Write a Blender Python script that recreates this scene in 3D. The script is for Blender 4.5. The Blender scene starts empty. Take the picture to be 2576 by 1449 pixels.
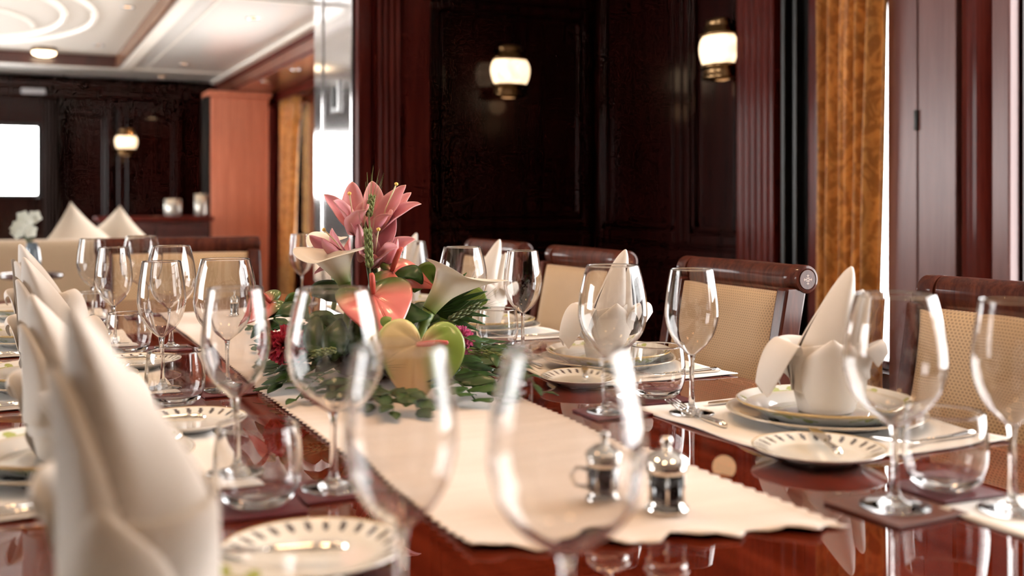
import bpy, math, random
from mathutils import Vector, Matrix
random.seed(7)
S = bpy.context.scene
COL = S.collection
PI = math.pi
R = math.radians
sin, cos = math.sin, math.cos

# ------------------------------------------------------------------ frame of the place
HEAD = R(25.2)
FWD = Vector((sin(HEAD), cos(HEAD), 0))
RGT = Vector((cos(HEAD), -sin(HEAD), 0))
EYE = 1.08
TT = 0.75                      # table top
def at(px, py, d):             # a direction seen in the photo, at depth d metres
    return FWD * d + RGT * ((px - 1288) / 2700 * d) + Vector((0, 0, EYE - (py - 505) / 2700 * d))

# ------------------------------------------------------------------ materials
class X:
    """tiny wrapper so node maths can be written as an expression"""
    def __init__(s, nt, sock): s.nt, s.k = nt, sock
    def _m(s, op, b=None, c=None):
        n = s.nt.nodes.new('ShaderNodeMath'); n.operation = op
        s.nt.links.new(s.k, n.inputs[0])
        for i, v in ((1, b), (2, c)):
            if v is None: continue
            if isinstance(v, X): s.nt.links.new(v.k, n.inputs[i])
            else: n.inputs[i].default_value = v
        return X(s.nt, n.outputs[0])
    def __add__(s, b): return s._m('ADD', b)
    def __sub__(s, b): return s._m('SUBTRACT', b)
    def __mul__(s, b): return s._m('MULTIPLY', b)
    def sin(s): return s._m('SINE')
    def abs(s): return s._m('ABSOLUTE')
    def gt(s, b): return s._m('GREATER_THAN', b)
    def lt(s, b): return s._m('LESS_THAN', b)
    def frac(s): return s._m('FRACT')
    def smooth(s, a, b):
        n = s.nt.nodes.new('ShaderNodeMapRange'); n.interpolation_type = 'SMOOTHSTEP'
        s.nt.links.new(s.k, n.inputs[0]); n.inputs[1].default_value = a; n.inputs[2].default_value = b
        return X(s.nt, n.outputs[0])

def srgb(r, g, b):
    f = lambda c: (c / 255 / 12.92) if c / 255 <= 0.04045 else ((c / 255 + 0.055) / 1.055) ** 2.4
    return (f(r), f(g), f(b), 1)

def new_mat(name):
    m = bpy.data.materials.new(name); m.use_nodes = True
    nt = m.node_tree
    return m, nt, nt.nodes['Principled BSDF']

def setp(b, **k):
    names = dict(base='Base Color', rough='Roughness', metal='Metallic', coat='Coat Weight', coatr='Coat Roughness', spec='Specular IOR Level',
                 trans='Transmission Weight', ior='IOR', sheen='Sheen Weight', emit='Emission Color', es='Emission Strength', sss='Subsurface Weight', aniso='Anisotropic')
    for a, v in k.items():
        b.inputs[names[a]].default_value = v

def obj_xyz(nt, kind='Object'):
    t = nt.nodes.new('ShaderNodeTexCoord'); s = nt.nodes.new('ShaderNodeSeparateXYZ')
    nt.links.new(t.outputs[kind], s.inputs[0])
    return t.outputs[kind], X(nt, s.outputs[0]), X(nt, s.outputs[1]), X(nt, s.outputs[2])

def mixc(nt, fac, a, b):
    n = nt.nodes.new('ShaderNodeMix'); n.data_type = 'RGBA'
    if isinstance(fac, X): nt.links.new(fac.k, n.inputs[0])
    else: n.inputs[0].default_value = fac
    for i, v in ((6, a), (7, b)):
        if isinstance(v, (tuple, list)): n.inputs[i].default_value = v
        else: nt.links.new(v, n.inputs[i])
    return n.outputs[2]

def noise(nt, vec, scale, stretch=None, detail=4, rough=.55, dist=0):
    n = nt.nodes.new('ShaderNodeTexNoise'); n.inputs['Scale'].default_value = scale
    n.inputs['Detail'].default_value = detail; n.inputs['Roughness'].default_value = rough; n.inputs['Distortion'].default_value = dist
    if stretch:
        mp = nt.nodes.new('ShaderNodeMapping'); mp.inputs['Scale'].default_value = stretch
        nt.links.new(vec, mp.inputs[0]); vec = mp.outputs[0]
    nt.links.new(vec, n.inputs['Vector'])
    return X(nt, n.outputs['Fac'])

def bump(nt, b, h, strength, dist=.002):
    n = nt.nodes.new('ShaderNodeBump'); n.inputs['Strength'].default_value = strength; n.inputs['Distance'].default_value = dist
    nt.links.new(h.k, n.inputs['Height']); nt.links.new(n.outputs[0], b.inputs['Normal'])

def plain(name, base, rough=.5, **k):
    m, nt, b = new_mat(name); setp(b, base=base, rough=rough, **k); return m

def wood(name, dark, light, grain, rough=.35, coat=1.0, coatr=.04, scale=6, spec=.5):
    m, nt, b = new_mat(name)
    v, x, y, z = obj_xyz(nt)
    f = noise(nt, v, scale, grain, 6, .62, .6)
    g = noise(nt, v, scale * 7, grain, 3, .5, .2)
    nt.links.new(mixc(nt, (f * .75 + g * .25).smooth(.34, .68), dark, light), b.inputs['Base Color'])
    setp(b, rough=rough, coat=coat, coatr=coatr, spec=spec)
    return m

M = {}
M['wall_wood'] = wood('dark_panelling', (.0095, .0012, .0009, 1), (.020, .0027, .0017, 1), (3, 3, .25), .5, .5, .17, spec=.03)
M['pilaster_wood'] = wood('red_mahogany', (.055, .0058, .004, 1), (.11, .013, .0078, 1), (4, 4, .25), .5, .2, .14, spec=.05)
M['sheen_panel_wood'] = wood('lacquered_panel_sheen', (.135, .055, .052, 1), (.175, .077, .070, 1), (3, 3, .2), .5, .55, .26, spec=.1)  # mahogany; part of its daylight sheen is put into the pinkish base
M['jamb'] = plain('polished_steel_jamb', (.62, .60, .60, 1), .10, metal=.85)
M['soffit'] = wood('soffit_wood', (.14, .035, .016, 1), (.24, .07, .033, 1), (3, 3, .25), .4, .7, .08)
M['step'] = wood('step_wood', (.13, .05, .022, 1), (.22, .09, .04, 1), (3, 3, .4), .4, .4, .1)
M['daylit_orange_wood'] = wood('daylit_column_wood', (.58, .175, .095, 1), (.78, .28, .165, 1), (5, 5, .18), .45, .35, .25)  # orange-red wood, base made brighter to carry the daylight on the column
M['table_wood'] = wood('table_mahogany', (.060, .0065, .0028, 1), (.125, .017, .0065, 1), (6, .28, 2), .5, 1, .012, 7, spec=0)
M['chair_wood'] = wood('chair_mahogany', (.040, .0085, .0055, 1), (.105, .025, .013, 1), (8, 8, .6), .5, .38, .1, spec=.05)
M['dark_cabinet'] = wood('cabinet_wood', (.035, .007, .005, 1), (.07, .014, .01, 1), (3, 3, .4), .4, 1, .08)
M['brass'] = plain('antique_brass', (.22, .13, .06, 1), .28, metal=1.0)
M['silver'] = plain('polished_silver', (.83, .80, .76, 1), .09, metal=1.0)
M['chrome'] = plain('satin_chrome', (.6, .6, .6, 1), .25, metal=1.0)
M['black'] = plain('black_plastic', (.01, .01, .01, 1), .4)
M['inlay'] = plain('gold_inlay', (.42, .16, .05, 1), .3, coat=1.0, coatr=.03)
M['ceiling'] = plain('white_lacquer_ceiling', (.88, .85, .81, 1), .35, coat=.6, coatr=.06)
M['ceiling_plain'] = plain('white_ceiling_paint', (.60, .555, .50, 1), .7)
M['cream_trim'] = plain('cream_moulding', (.82, .77, .70, 1), .4)
M['carpet'] = plain('carpet_pile', (.38, .30, .22, 1), .95)
M['sofa'] = plain('cream_upholstery', (.60, .43, .28, 1), .85, sheen=.3)
M['cushion'] = plain('white_cushion', (.60, .51, .41, 1), .8)
M['coaster'] = plain('burgundy_leather', (.10, .012, .018, 1), .42)
M['coaster_brown'] = plain('brown_leather', (.11, .028, .012, 1), .38)
M['lens'] = plain('lamp_lens', (1, .9, .7, 1), .5, emit=(1, .50, .20, 1), es=3.2)
M['disc_glow'] = plain('ceiling_disc_glass', (1, .9, .8, 1), .5, emit=(1, .74, .46, 1), es=7)
M['orchid'] = plain('orchid_petal', (.80, .82, .72, 1), .5)
M['vase_glass'] = plain('smoky_vase', (.12, .16, .20, 1), .1, coat=1.0)
M['candle_glass'] = plain('silvered_votive', (.55, .53, .48, 1), .25, metal=.6)
M['pot_blue'] = plain('dark_glass_liner', (.015, .012, .014, 1), .08, coat=1.0)
M['stone'] = plain('pale_fitting', (.45, .44, .46, 1), .5)

m, nt, b = new_mat('clear_crystal'); setp(b, base=(1, 1, 1, 1), rough=0, trans=1, ior=1.5); M['glass'] = m
# window panes: thin clear sheet that also mirrors a little
m = bpy.data.materials.new('window_pane'); m.use_nodes = True; nt = m.node_tree; nt.nodes.clear()
o = nt.nodes.new('ShaderNodeOutputMaterial'); mx = nt.nodes.new('ShaderNodeMixShader'); t = nt.nodes.new('ShaderNodeBsdfTransparent')
g = nt.nodes.new('ShaderNodeBsdfGlossy'); g.inputs['Roughness'].default_value = .02; fr = nt.nodes.new('ShaderNodeFresnel'); fr.inputs[0].default_value = 1.25
nt.links.new(fr.outputs[0], mx.inputs[0]); nt.links.new(t.outputs[0], mx.inputs[1]); nt.links.new(g.outputs[0], mx.inputs[2]); nt.links.new(mx.outputs[0], o.inputs[0])
M['pane'] = m
# napkin / runner linen
m, nt, b = new_mat('white_linen'); v, x, y, z = obj_xyz(nt)
w1 = (noise(nt, v, 900, None, 1) * 1.0); bump(nt, b, w1, .12, .0004)
setp(b, base=(.80, .745, .69, 1), rough=.8, sheen=.25)
tr = nt.nodes.new('ShaderNodeBsdfTranslucent'); tr.inputs[0].default_value = (.80, .72, .64, 1)
mx = nt.nodes.new('ShaderNodeMixShader'); mx.inputs[0].default_value = .18
nt.links.new(b.outputs[0], mx.inputs[1]); nt.links.new(tr.outputs[0], mx.inputs[2]); nt.links.new(mx.outputs[0], nt.nodes['Material Output'].inputs[0])
M['linen'] = m
m, nt, b = new_mat('cream_silk'); v, x, y, z = obj_xyz(nt)
f = noise(nt, v, 5, (1, 9, 1), 4, .6, .4)
nt.links.new(mixc(nt, f.smooth(.35, .7), (.65, .54, .455, 1), (.71, .60, .515, 1)), b.inputs['Base Color'])
bump(nt, b, noise(nt, v, 60, (1, 12, 1), 2), .15, .001); setp(b, rough=.55, sheen=.4); M['silk'] = m
m, nt, b = new_mat('white_damask_mat'); v, x, y, z = obj_xyz(nt)
bump(nt, b, noise(nt, v, 700, None, 1), .12, .0004); setp(b, base=(.80, .77, .74, 1), rough=.75); M['mat'] = m
# chair fabric: woven cane look
m, nt, b = new_mat('woven_cane_fabric'); v, x, y, z = obj_xyz(nt)
row = (z * (1 / .0052)); alt = row._m('FLOOR') * .5
cx = ((x * (1 / .0078)) + alt.frac()).frac()
cz = row.frac()
hole = ((cx - .5).abs().lt(.27)) * ((cz - .5).abs().lt(.30))
big = noise(nt, v, 14, None, 2)
base = mixc(nt, hole, (.52, .345, .19, 1), (.27, .165, .085, 1))
nt.links.new(mixc(nt, big * .35, base, (.58, .40, .23, 1)), b.inputs['Base Color'])
bump(nt, b, hole, -.5, .001); setp(b, rough=.6, sheen=.2); M['cane'] = m
m, nt, b = new_mat('plain_tan_fabric'); v, x, y, z = obj_xyz(nt)
nt.links.new(mixc(nt, noise(nt, v, 300, None, 2), (.44, .30, .17, 1), (.56, .39, .23, 1)), b.inputs['Base Color']); setp(b, rough=.75); M['tan'] = m
# gold curtain
m, nt, b = new_mat('gold_damask'); v, x, y, z = obj_xyz(nt)
f = noise(nt, v, 16, (1, 1, .7), 3, .6, 2.2)
c = mixc(nt, f.smooth(.42, .58), (.36, .15, .025, 1), (.58, .29, .07, 1))
nt.links.new(c, b.inputs['Base Color']); setp(b, rough=.45, sheen=.4)
tr = nt.nodes.new('ShaderNodeBsdfTranslucent'); nt.links.new(c, tr.inputs[0])
mx = nt.nodes.new('ShaderNodeMixShader'); mx.inputs[0].default_value = .35
nt.links.new(b.outputs[0], mx.inputs[1]); nt.links.new(tr.outputs[0], mx.inputs[2]); nt.links.new(mx.outputs[0], nt.nodes['Material Output'].inputs[0])
M['curtain'] = m
m, nt, b = new_mat('dark_drape'); setp(b, base=(.02, .008, .006, 1), rough=.8); M['drape'] = m
# sconce glass: lit frosted glass
m, nt, b = new_mat('lit_frosted_glass'); v, x, y, z = obj_xyz(nt)
lw = nt.nodes.new('ShaderNodeTexNoise'); lw.inputs['Scale'].default_value = 22; nt.links.new(v, lw.inputs['Vector'])
nt.links.new((X(nt, lw.outputs['Fac']) * 2.2 + .55).k, b.inputs['Emission Strength'])
setp(b, base=(.9, .8, .65, 1), rough=.35, emit=(1, .72, .44, 1)); M['sconce_glass'] = m

def attr_mat(name, rough=.4, trans=.0, **k):
    m, nt, b = new_mat(name)
    a = nt.nodes.new('ShaderNodeAttribute'); a.attribute_name = 'Col'
    nt.links.new(a.outputs['Color'], b.inputs['Base Color']); setp(b, rough=rough, **k)
    if trans:
        tr = nt.nodes.new('ShaderNodeBsdfTranslucent'); nt.links.new(a.outputs['Color'], tr.inputs[0])
        mx = nt.nodes.new('ShaderNodeMixShader'); mx.inputs[0].default_value = trans
        nt.links.new(b.outputs[0], mx.inputs[1]); nt.links.new(tr.outputs[0], mx.inputs[2]); nt.links.new(mx.outputs[0], nt.nodes['Material Output'].inputs[0])
    return m
M['petal'] = attr_mat('flower_petal', .45, .25, sheen=.2)
M['waxy'] = attr_mat('waxy_spathe', .35, .12, coat=.6, coatr=.14)
M['calla'] = attr_mat('calla_spathe', .4, .25)
M['leaf'] = attr_mat('leaf_surface', .45, .12, coat=.16, coatr=.2, spec=.25)
M['china'] = attr_mat('glazed_china', .12, 0, coat=1.0, coatr=.03)
M['spadix_red'] = plain('spadix_red', (.50, .075, .05, 1), .5)
M['pollen'] = plain('pollen_yellow', (.75, .50, .12, 1), .6)
M['stem_green'] = plain('stem_green', (.05, .09, .02, 1), .5)
M['wheat'] = plain('green_wheat', (.14, .17, .045, 1), .6)
M['wheat_dark'] = plain('olive_wheat', (.07, .085, .02, 1), .6)

# ------------------------------------------------------------------ mesh helpers
class MB:
    def __init__(s): s.v, s.f, s.c = [], [], []
    def vert(s, p, c=None): s.v.append(tuple(p)); s.c.append(c or (1, 1, 1, 1)); return len(s.v) - 1
    def box(s, a, b):
        x0, y0, z0 = a; x1, y1, z1 = b
        i = len(s.v)
        for p in ((x0, y0, z0), (x1, y0, z0), (x1, y1, z0), (x0, y1, z0), (x0, y0, z1), (x1, y0, z1), (x1, y1, z1), (x0, y1, z1)): s.vert(p)
        for q in ((0, 3, 2, 1), (4, 5, 6, 7), (0, 1, 5, 4), (1, 2, 6, 5), (2, 3, 7, 6), (3, 0, 4, 7)): s.f.append(tuple(i + k for k in q))
        return s
    def lathe(s, prof, n=48, col=None, origin=(0, 0, 0), axis=None, xdir=None):
        o = Vector(origin); az = Vector(axis or (0, 0, 1)).normalized()
        ax = Vector(xdir) if xdir else az.orthogonal().normalized(); ax = (ax - az * ax.dot(az)).normalized(); ay = az.cross(ax)
        rows = []
        for r, z in prof:
            if r < 1e-6: rows.append([s.vert(o + az * z, col and col(0, 0, z))])
            else: rows.append([s.vert(o + ax * (r * cos(2 * PI * j / n)) + ay * (r * sin(2 * PI * j / n)) + az * z, col and col(r, 2 * PI * j / n, z)) for j in range(n)])
        for a, b in zip(rows, rows[1:]):
            for j in range(n):
                k = (j + 1) % n
                if len(a) == 1 and len(b) == 1: continue
                if len(a) == 1: s.f.append((a[0], b[k], b[j]))
                elif len(b) == 1: s.f.append((a[j], a[k], b[0]))
                else: s.f.append((a[j], a[k], b[k], b[j]))
        return s
    def grid(s, fn, nu, nv, col=None, wrap=False):
        idx = [[s.vert(fn(i / nu, j / nv), col and col(i / nu, j / nv)) for j in range(nv + (0 if wrap else 1))] for i in range(nu + 1)]
        m = nv if wrap else nv
        for i in range(nu):
            for j in range(m):
                k = (j + 1) % len(idx[0])
                s.f.append((idx[i][j], idx[i][k], idx[i + 1][k], idx[i + 1][j]))
        return s
    def tube(s, pts, rad, n=8, cap=True, col=None):
        pts = [Vector(p) for p in pts]
        rr = rad if isinstance(rad, (list, tuple)) else [rad] * len(pts)
        t0 = (pts[1] - pts[0]).normalized(); nrm = t0.orthogonal().normalized()
        rows = []
        for i, p in enumerate(pts):
            t = (pts[min(i + 1, len(pts) - 1)] - pts[max(i - 1, 0)]).normalized()
            nrm = (nrm - t * nrm.dot(t)).normalized(); bn = t.cross(nrm)
            rows.append([s.vert(p + nrm * (rr[i] * cos(2 * PI * j / n)) + bn * (rr[i] * sin(2 * PI * j / n)), col) for j in range(n)])
        for a, b in zip(rows, rows[1:]):
            for j in range(n):
                k = (j + 1) % n; s.f.append((a[j], a[k], b[k], b[j]))
        if cap:
            s.f.append(tuple(reversed(rows[0]))); s.f.append(tuple(rows[-1]))
        return s
    def prism(s, poly, a, b, fn):         # poly: 2-D outline, extruded from a to b; fn(u, v, w) -> xyz
        i = len(s.v); n = len(poly)
        for w in (a, b):
            for u, v in poly: s.vert(fn(u, v, w))
        s.f.append(tuple(reversed(range(i, i + n)))); s.f.append(tuple(range(i + n, i + 2 * n)))
        for j in range(n):
            k = (j + 1) % n; s.f.append((i + j, i + k, i + n + k, i + n + j))
        return s
    def build(s, name, mat, parent=None, smooth=True, bevel=0, sub=0, solid=0, recalc=False, flat_angle=None):
        me = bpy.data.meshes.new(name); me.from_pydata(s.v, [], s.f)
        me.materials.append(M[mat] if isinstance(mat, str) else mat)
        if any(c != (1, 1, 1, 1) for c in s.c):
            ca = me.color_attributes.new('Col', 'FLOAT_COLOR', 'POINT')
            for i, c in enumerate(s.c): ca.data[i].color = c
        if recalc:
            import bmesh
            bm = bmesh.new(); bm.from_mesh(me); bmesh.ops.recalc_face_normals(bm, faces=bm.faces); bm.to_mesh(me); bm.free()
        me.polygons.foreach_set('use_smooth', [smooth] * len(me.polygons))
        if smooth and flat_angle: me.set_sharp_from_angle(angle=R(flat_angle))
        me.update()
        o = bpy.data.objects.new(name, me); COL.objects.link(o)
        if parent: o.parent = parent
        if bevel:
            md = o.modifiers.new('edge', 'BEVEL'); md.width = bevel; md.segments = 2; md.limit_method = 'ANGLE'; md.angle_limit = R(40); md.harden_normals = False
        if solid:
            md = o.modifiers.new('thick', 'SOLIDIFY'); md.thickness = solid; md.offset = 0
        if sub:
            md = o.modifiers.new('smooth', 'SUBSURF'); md.levels = sub; md.render_levels = sub
        return o

def tag(o, label, cat, group=None, kind=None):
    o['label'] = label; o['category'] = cat
    if group: o['group'] = group
    if kind: o['kind'] = kind
    return o
def thing(name, label, cat, loc=(0, 0, 0), rz=0, group=None, kind=None):
    o = bpy.data.objects.new(name, None); COL.objects.link(o); o.location = loc; o.rotation_euler = (0, 0, rz); o.empty_display_size = .05
    return tag(o, label, cat, group, kind)
def dup(o, parent=None):
    c = o.copy(); COL.objects.link(c)
    if parent: c.parent = parent
    for ch in [k for k in KIDS.get(o.name, [])]: dup(ch, c)
    return c
KIDS = {}
def index_kids(o):
    for k in bpy.data.objects:
        if k.parent: KIDS.setdefault(k.parent.name, [])
    for k in bpy.data.objects:
        if k.parent and k not in KIDS[k.parent.name]: KIDS[k.parent.name].append(k)
USED = {}
def place(proto, label, loc, rz=0, group=None, scale=None):
    o = proto
    if USED.get(proto.name): o = dup(proto)
    else: USED[proto.name] = True; index_kids(proto)
    key = proto.name
    o.location = loc; o.rotation_euler = (0, 0, rz); o['label'] = label
    if group: o['group'] = group
    if scale: o.scale = scale
    return o
def spline(pts, n):
    out = []
    P = [pts[0]] + list(pts) + [pts[-1]]
    for i in range(1, len(P) - 2):
        for k in range(n):
            t = k / n; a, b, c, d = P[i - 1], P[i], P[i + 1], P[i + 2]
            out.append(tuple(.5 * (2 * b[q] + (c[q] - a[q]) * t + (2 * a[q] - 5 * b[q] + 4 * c[q] - d[q]) * t * t + (3 * b[q] - a[q] - 3 * c[q] + d[q]) * t ** 3) for q in range(len(b))))
    out.append(tuple(pts[-1])); return out
def lerp(a, b, t): return tuple(x + (y - x) * t for x, y in zip(a, b))
def struct(name, mb, mat, label, cat, bevel=0, smooth=False, parent=None):
    o = mb.build(name, mat, parent, smooth=smooth, bevel=bevel)
    if parent is None: tag(o, label, cat, kind='structure')
    return o

# ------------------------------------------------------------------ the room shell
XR, YA, YB, XJ, XL = 2.85, 5.0, 5.6, 1.51, -2.8     # curtain-side wall, panelled end wall, its back face, doorway jamb, far-side wall
ZC = 2.42
struct('floor', MB().box((XL - .3, -2.3, -.1), (XR + .4, 12.0, 0)), 'carpet', 'brown carpeted floor of the saloon', 'floor')
struct('ceiling', MB().box((XL - .3, -2.3, ZC), (XR + .4, YB, ZC + .1)), 'ceiling_plain', 'pale ceiling over the dining table', 'ceiling')

# curtain-side wall with two window openings
def holed_wall_x(x0, x1, y0, y1, z0, z1, holes):
    mb = MB(); y = y0
    for a, b, c, d in sorted(holes):
        mb.box((x0, y, z0), (x1, a, z1)); mb.box((x0, a, z0), (x1, b, c)); mb.box((x0, a, d), (x1, b, z1)); y = b
    mb.box((x0, y, z0), (x1, y1, z1)); return mb
W1 = (-.45, 2.335, .55, 2.25); W2 = (2.87, 3.20, .45, 2.3)
struct('wall_right', holed_wall_x(XR, XR + .25, -2.3, YB, 0, ZC, [W1, W2]), 'wall_wood', 'dark panelled wall with the windows and the gold curtain', 'wall')
def window(n, axis, x, hole, label, frame_mat='chair_wood', depth=.06, mull=()):
    w = thing('window_%d' % n, label, 'window', (0, 0, 0), kind='structure')
    a, b, c, d = hole; t = .035; mb = MB()
    def bx(u0, u1, z0, z1, p0=x, p1=x + depth):
        if axis == 'x': mb.box((min(p0, p1), u0, z0), (max(p0, p1), u1, z1))
        else: mb.box((u0, min(p0, p1), z0), (u1, max(p0, p1), z1))
    bx(a, a + t, c, d); bx(b - t, b, c, d); bx(a + t, b - t, c, c + t); bx(a + t, b - t, d - t, d)
    for q in mull: bx(q - t / 2, q + t / 2, c + t, d - t)
    mb.build('window_frame', frame_mat, w, smooth=False, bevel=.004)
    mb = MB(); h = x + depth / 2; bx(a + t, b - t, c + t, d - t, h - .003, h + .003); mb.build('window_pane', 'pane', w, smooth=False)
    return w
window(1, 'x', XR + .10, W1, 'wide bright window at the edge of the pink lacquered panel', mull=(.9,))
window(2, 'x', XR + .10, W2, 'narrow bright window half hidden by the gold curtain')
# lacquered panel between the windows
mb = MB().box((XR - .035, 2.565, .02), (XR - .002, 2.726, 2.40)).box((XR - .035, 2.732, .02), (XR - .002, 2.868, 2.40))
struct('trim_1', mb, 'sheen_panel_wood', 'lacquered wall panel with one seam, daylight sheen put into its pink', 'panel', .004)
mb = MB()
prof = []
for k in range(13):
    a = k / 12; prof.append((XR - .002 - .055 * math.sin(PI * min(1, a * 1.0)) ** .6 if 0 < a < 1 else XR - .002, 2.42 + .14 * a))
mb.prism([(p[0], p[1]) for p in prof], .02, 2.40, lambda u, v, w: (u, v, w))
struct('trim_2', mb, 'pilaster_wood', 'dark rounded pilaster beside the pink lacquered panel', 'pilaster', smooth=False)
struct('trim_3', MB().box((XR - .05, 2.345, .5), (XR - .002, 2.412, 2.40)), 'sheen_panel_wood', 'slim pink window jamb next to the wide window', 'window trim', .006)
latch = tag(MB().box((XR - .046, 2.723, 1.32), (XR - .036, 2.735, 1.39)).build('trim_25', 'black', bevel=.002), 'small black latch on the seam of the pink panel', 'latch', kind='structure')
# frame, recess and fluted pilaster between curtain and panelling
struct('trim_4', MB().box((XR - .05, 3.212, .02), (XR - .002, 3.27, 2.40)), 'pilaster_wood', 'dark red post just beyond the gold curtain', 'pilaster', .012)
mb = MB().box((XR - .012, 3.275, .02), (XR - .002, 3.44, 2.40)).box((XR - .055, 3.33, .02), (XR - .012, 3.35, 2.40)).box((XR - .06, 3.395, .02), (XR - .012, 3.415, 2.40))
struct('trim_5', mb, 'black', 'dark recess beside the fluted pilaster, its shade done in black', 'door frame', .006)  # black sheet and strips stand in for the shade of a recess
def flutes_x(x, y0, y1, n, proj, z0, z1):
    poly = [(x, y1), (x, y0)]; N = n * 8
    for k in range(N + 1):
        t = k / N; poly.append((x - proj + .010 * abs(sin(PI * n * t)), y0 + (y1 - y0) * t))
    return MB().prism(poly, z0, z1, lambda u, v, w: (u, v, w))
struct('trim_6', flutes_x(XR - .002, 3.445, 3.685, 6, .07, .02, 2.40), 'pilaster_wood', 'red fluted pilaster next to the wall lantern', 'pilaster')
# raised panelling: stiles and rails as one frame per bay
def bay_x(y0, y1, z0, z1, w, name, label, x=XR, pr=.028):
    mb = MB(); xa, xb = x - pr, x - .002
    mb.box((xa, y0, z0), (xb, y0 + w, z1)).box((xa, y1 - w, z0), (xb, y1, z1)).box((xa, y0 + w, z0), (xb, y1 - w, z0 + w)).box((xa, y0 + w, z1 - w), (xb, y1 - w, z1))
    q = w + .012; xc = x - pr * .45
    mb.box((xc - .012, y0 + q, z0 + q), (xb, y0 + q + .02, z1 - q)).box((xc - .012, y1 - q - .02, z0 + q), (xb, y1 - q, z1 - q))
    mb.box((xc - .012, y0 + q, z0 + q), (xb, y1 - q, z0 + q + .02)).box((xc - .012, y0 + q, z1 - q - .02), (xb, y1 - q, z1 - q))
    struct(name, mb, 'wall_wood', label, 'panelling', .007)
bay_x(3.70, 4.15, .88, 2.38, .05, 'trim_7', 'narrow dark raised panel behind the lantern by the red pilaster')
bay_x(4.16, 4.96, .88, 2.38, .06, 'trim_8', 'dark raised panel in the corner beyond the lantern')
bay_x(3.70, 4.96, .10, .86, .07, 'trim_9', 'dark wainscot panel below the lanterns on the window wall')
# panelled end wall with the doorway jamb
struct('wall_back', MB().box((XJ + .003, YA, 0), (XR - .002, YB, ZC)), 'wall_wood', 'dark panelled end wall carrying the round wall lantern', 'wall')
struct('trim_10', MB().box((XJ - .012, YA + .004, 0), (XJ, YA + .49, ZC)).box((XJ - .02, YA + .50, 0), (XJ, YB + .06, ZC)), 'jamb', 'mirror-polished doorway jamb reflecting the far window', 'door jamb', .006)
def flutes_y(y, x0, x1, n, proj, z0, z1):
    poly = [(x0, y), (x1, y)]; N = n * 8
    for k in range(N + 1):
        t = 1 - k / N; poly.append((x0 + (x1 - x0) * t, y - proj + .008 * abs(sin(PI * n * t))))
    return MB().prism(poly, z0, z1, lambda u, v, w: (u, v, w))
mb = MB().box((XJ + .004, YA - .05, .02), (1.59, YA - .002, 2.40))
struct('trim_11', mb, 'pilaster_wood', 'plain red wood post at the doorway edge', 'pilaster', .012)
struct('trim_12', flutes_y(YA - .002, 1.595, 1.72, 4, .06, .02, 2.40), 'pilaster_wood', 'dark fluted pilaster beside the doorway', 'pilaster')
struct('trim_13', MB().box((1.725, YA - .045, .02), (1.89, YA - .002, 2.40)), 'pilaster_wood', 'flat red pilaster between flutes and the dark panel', 'pilaster', .008)
def bay_y(x0, x1, z0, z1, w, name, label, y=YA, pr=.028):
    mb = MB(); ya, yb = y - pr, y - .002
    mb.box((x0, ya, z0), (x0 + w, yb, z1)).box((x1 - w, ya, z0), (x1, yb, z1)).box((x0 + w, ya, z0), (x1 - w, yb, z0 + w)).box((x0 + w, ya, z1 - w), (x1 - w, yb, z1))
    q = w + .012; yc = y - pr * .45
    mb.box((x0 + q, yc - .012, z0 + q), (x0 + q + .02, yb, z1 - q)).box((x1 - q - .02, yc - .012, z0 + q), (x1 - q, yb, z1 - q))
    mb.box((x0 + q, yc - .012, z0 + q), (x1 - q, yb, z0 + q + .02)).box((x0 + q, yc - .012, z1 - q - .02), (x1 - q, yb, z1 - q))
    struct(name, mb, 'wall_wood', label, 'panelling', .007)
bay_y(1.895, 2.80, .94, 2.08, .045, 'trim_14', 'large dark raised panel around the round wall lantern')
bay_y(1.895, 2.80, 2.10, 2.40, .045, 'trim_15', 'dark frieze panel above the wall lantern')
bay_y(1.895, 2.80, .10, .92, .06, 'trim_16', 'dark wainscot panel behind the chairs')
# rest of the dining room, out of the photo: closes the room and holds its other windows
WL = [(2.2, 4.0, .8, 2.1), (6.2, 9.8, .7, 2.1)]
struct('wall_left', holed_wall_x(XL - .2, XL, -2.3, 11.6, 0, 2.6, WL), 'wall_wood', 'dark wall opposite the curtains with two windows', 'wall')
for k, h in enumerate(WL): window(3 + k, 'x', XL - .12, h, ['window opposite the far half of the table', 'long lounge window opposite the columns'][k])
struct('wall_front', MB().box((XL, -2.3, 0), (XR, -2.1, ZC)), 'wall_wood', 'dark wall at the front end of the dining room', 'wall')

# ------------------------------------------------------------------ the lounge beyond the doorway
XLR, YF = 2.5, 11.4
WF = (-1.3, .305, 1.105, 1.835)
mb = MB(); mb.box((XL, YF, 0), (WF[0], YF + .2, 2.6)).box((WF[0], YF, 0), (WF[1], YF + .2, WF[2])).box((WF[0], YF, WF[3]), (WF[1], YF + .2, 2.6)).box((WF[1], YF, 0), (XLR + .3, YF + .2, 2.6))
struct('wall_far', mb, 'wall_wood', 'dark panelled far wall of the lounge with one bright window', 'wall')
window(6, 'y', YF + .08, WF, 'bright rectangular window in the far lounge wall', 'black')
W7 = (9.66, 10.34, .5, 2.02); W8_ADDED = (6.4, 8.4, .7, 2.08)  # the second opening is added, out of view, to brighten the lounge ceiling
struct('wall_lounge', holed_wall_x(XLR, XLR + .03, YB + .002, YF - .002, 0, 2.6, [W7, W8_ADDED]), 'pilaster_wood', 'lounge wall with a curtained window past the jamb', 'wall')
window(7, 'x', XLR + .002, W7, 'bright strip of window beside the lounge curtain', depth=.024)
window(8, 'x', XLR + .002, W8_ADDED, 'unseen window behind the doorway jamb, added to brighten the lounge ceiling', depth=.024)
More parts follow.
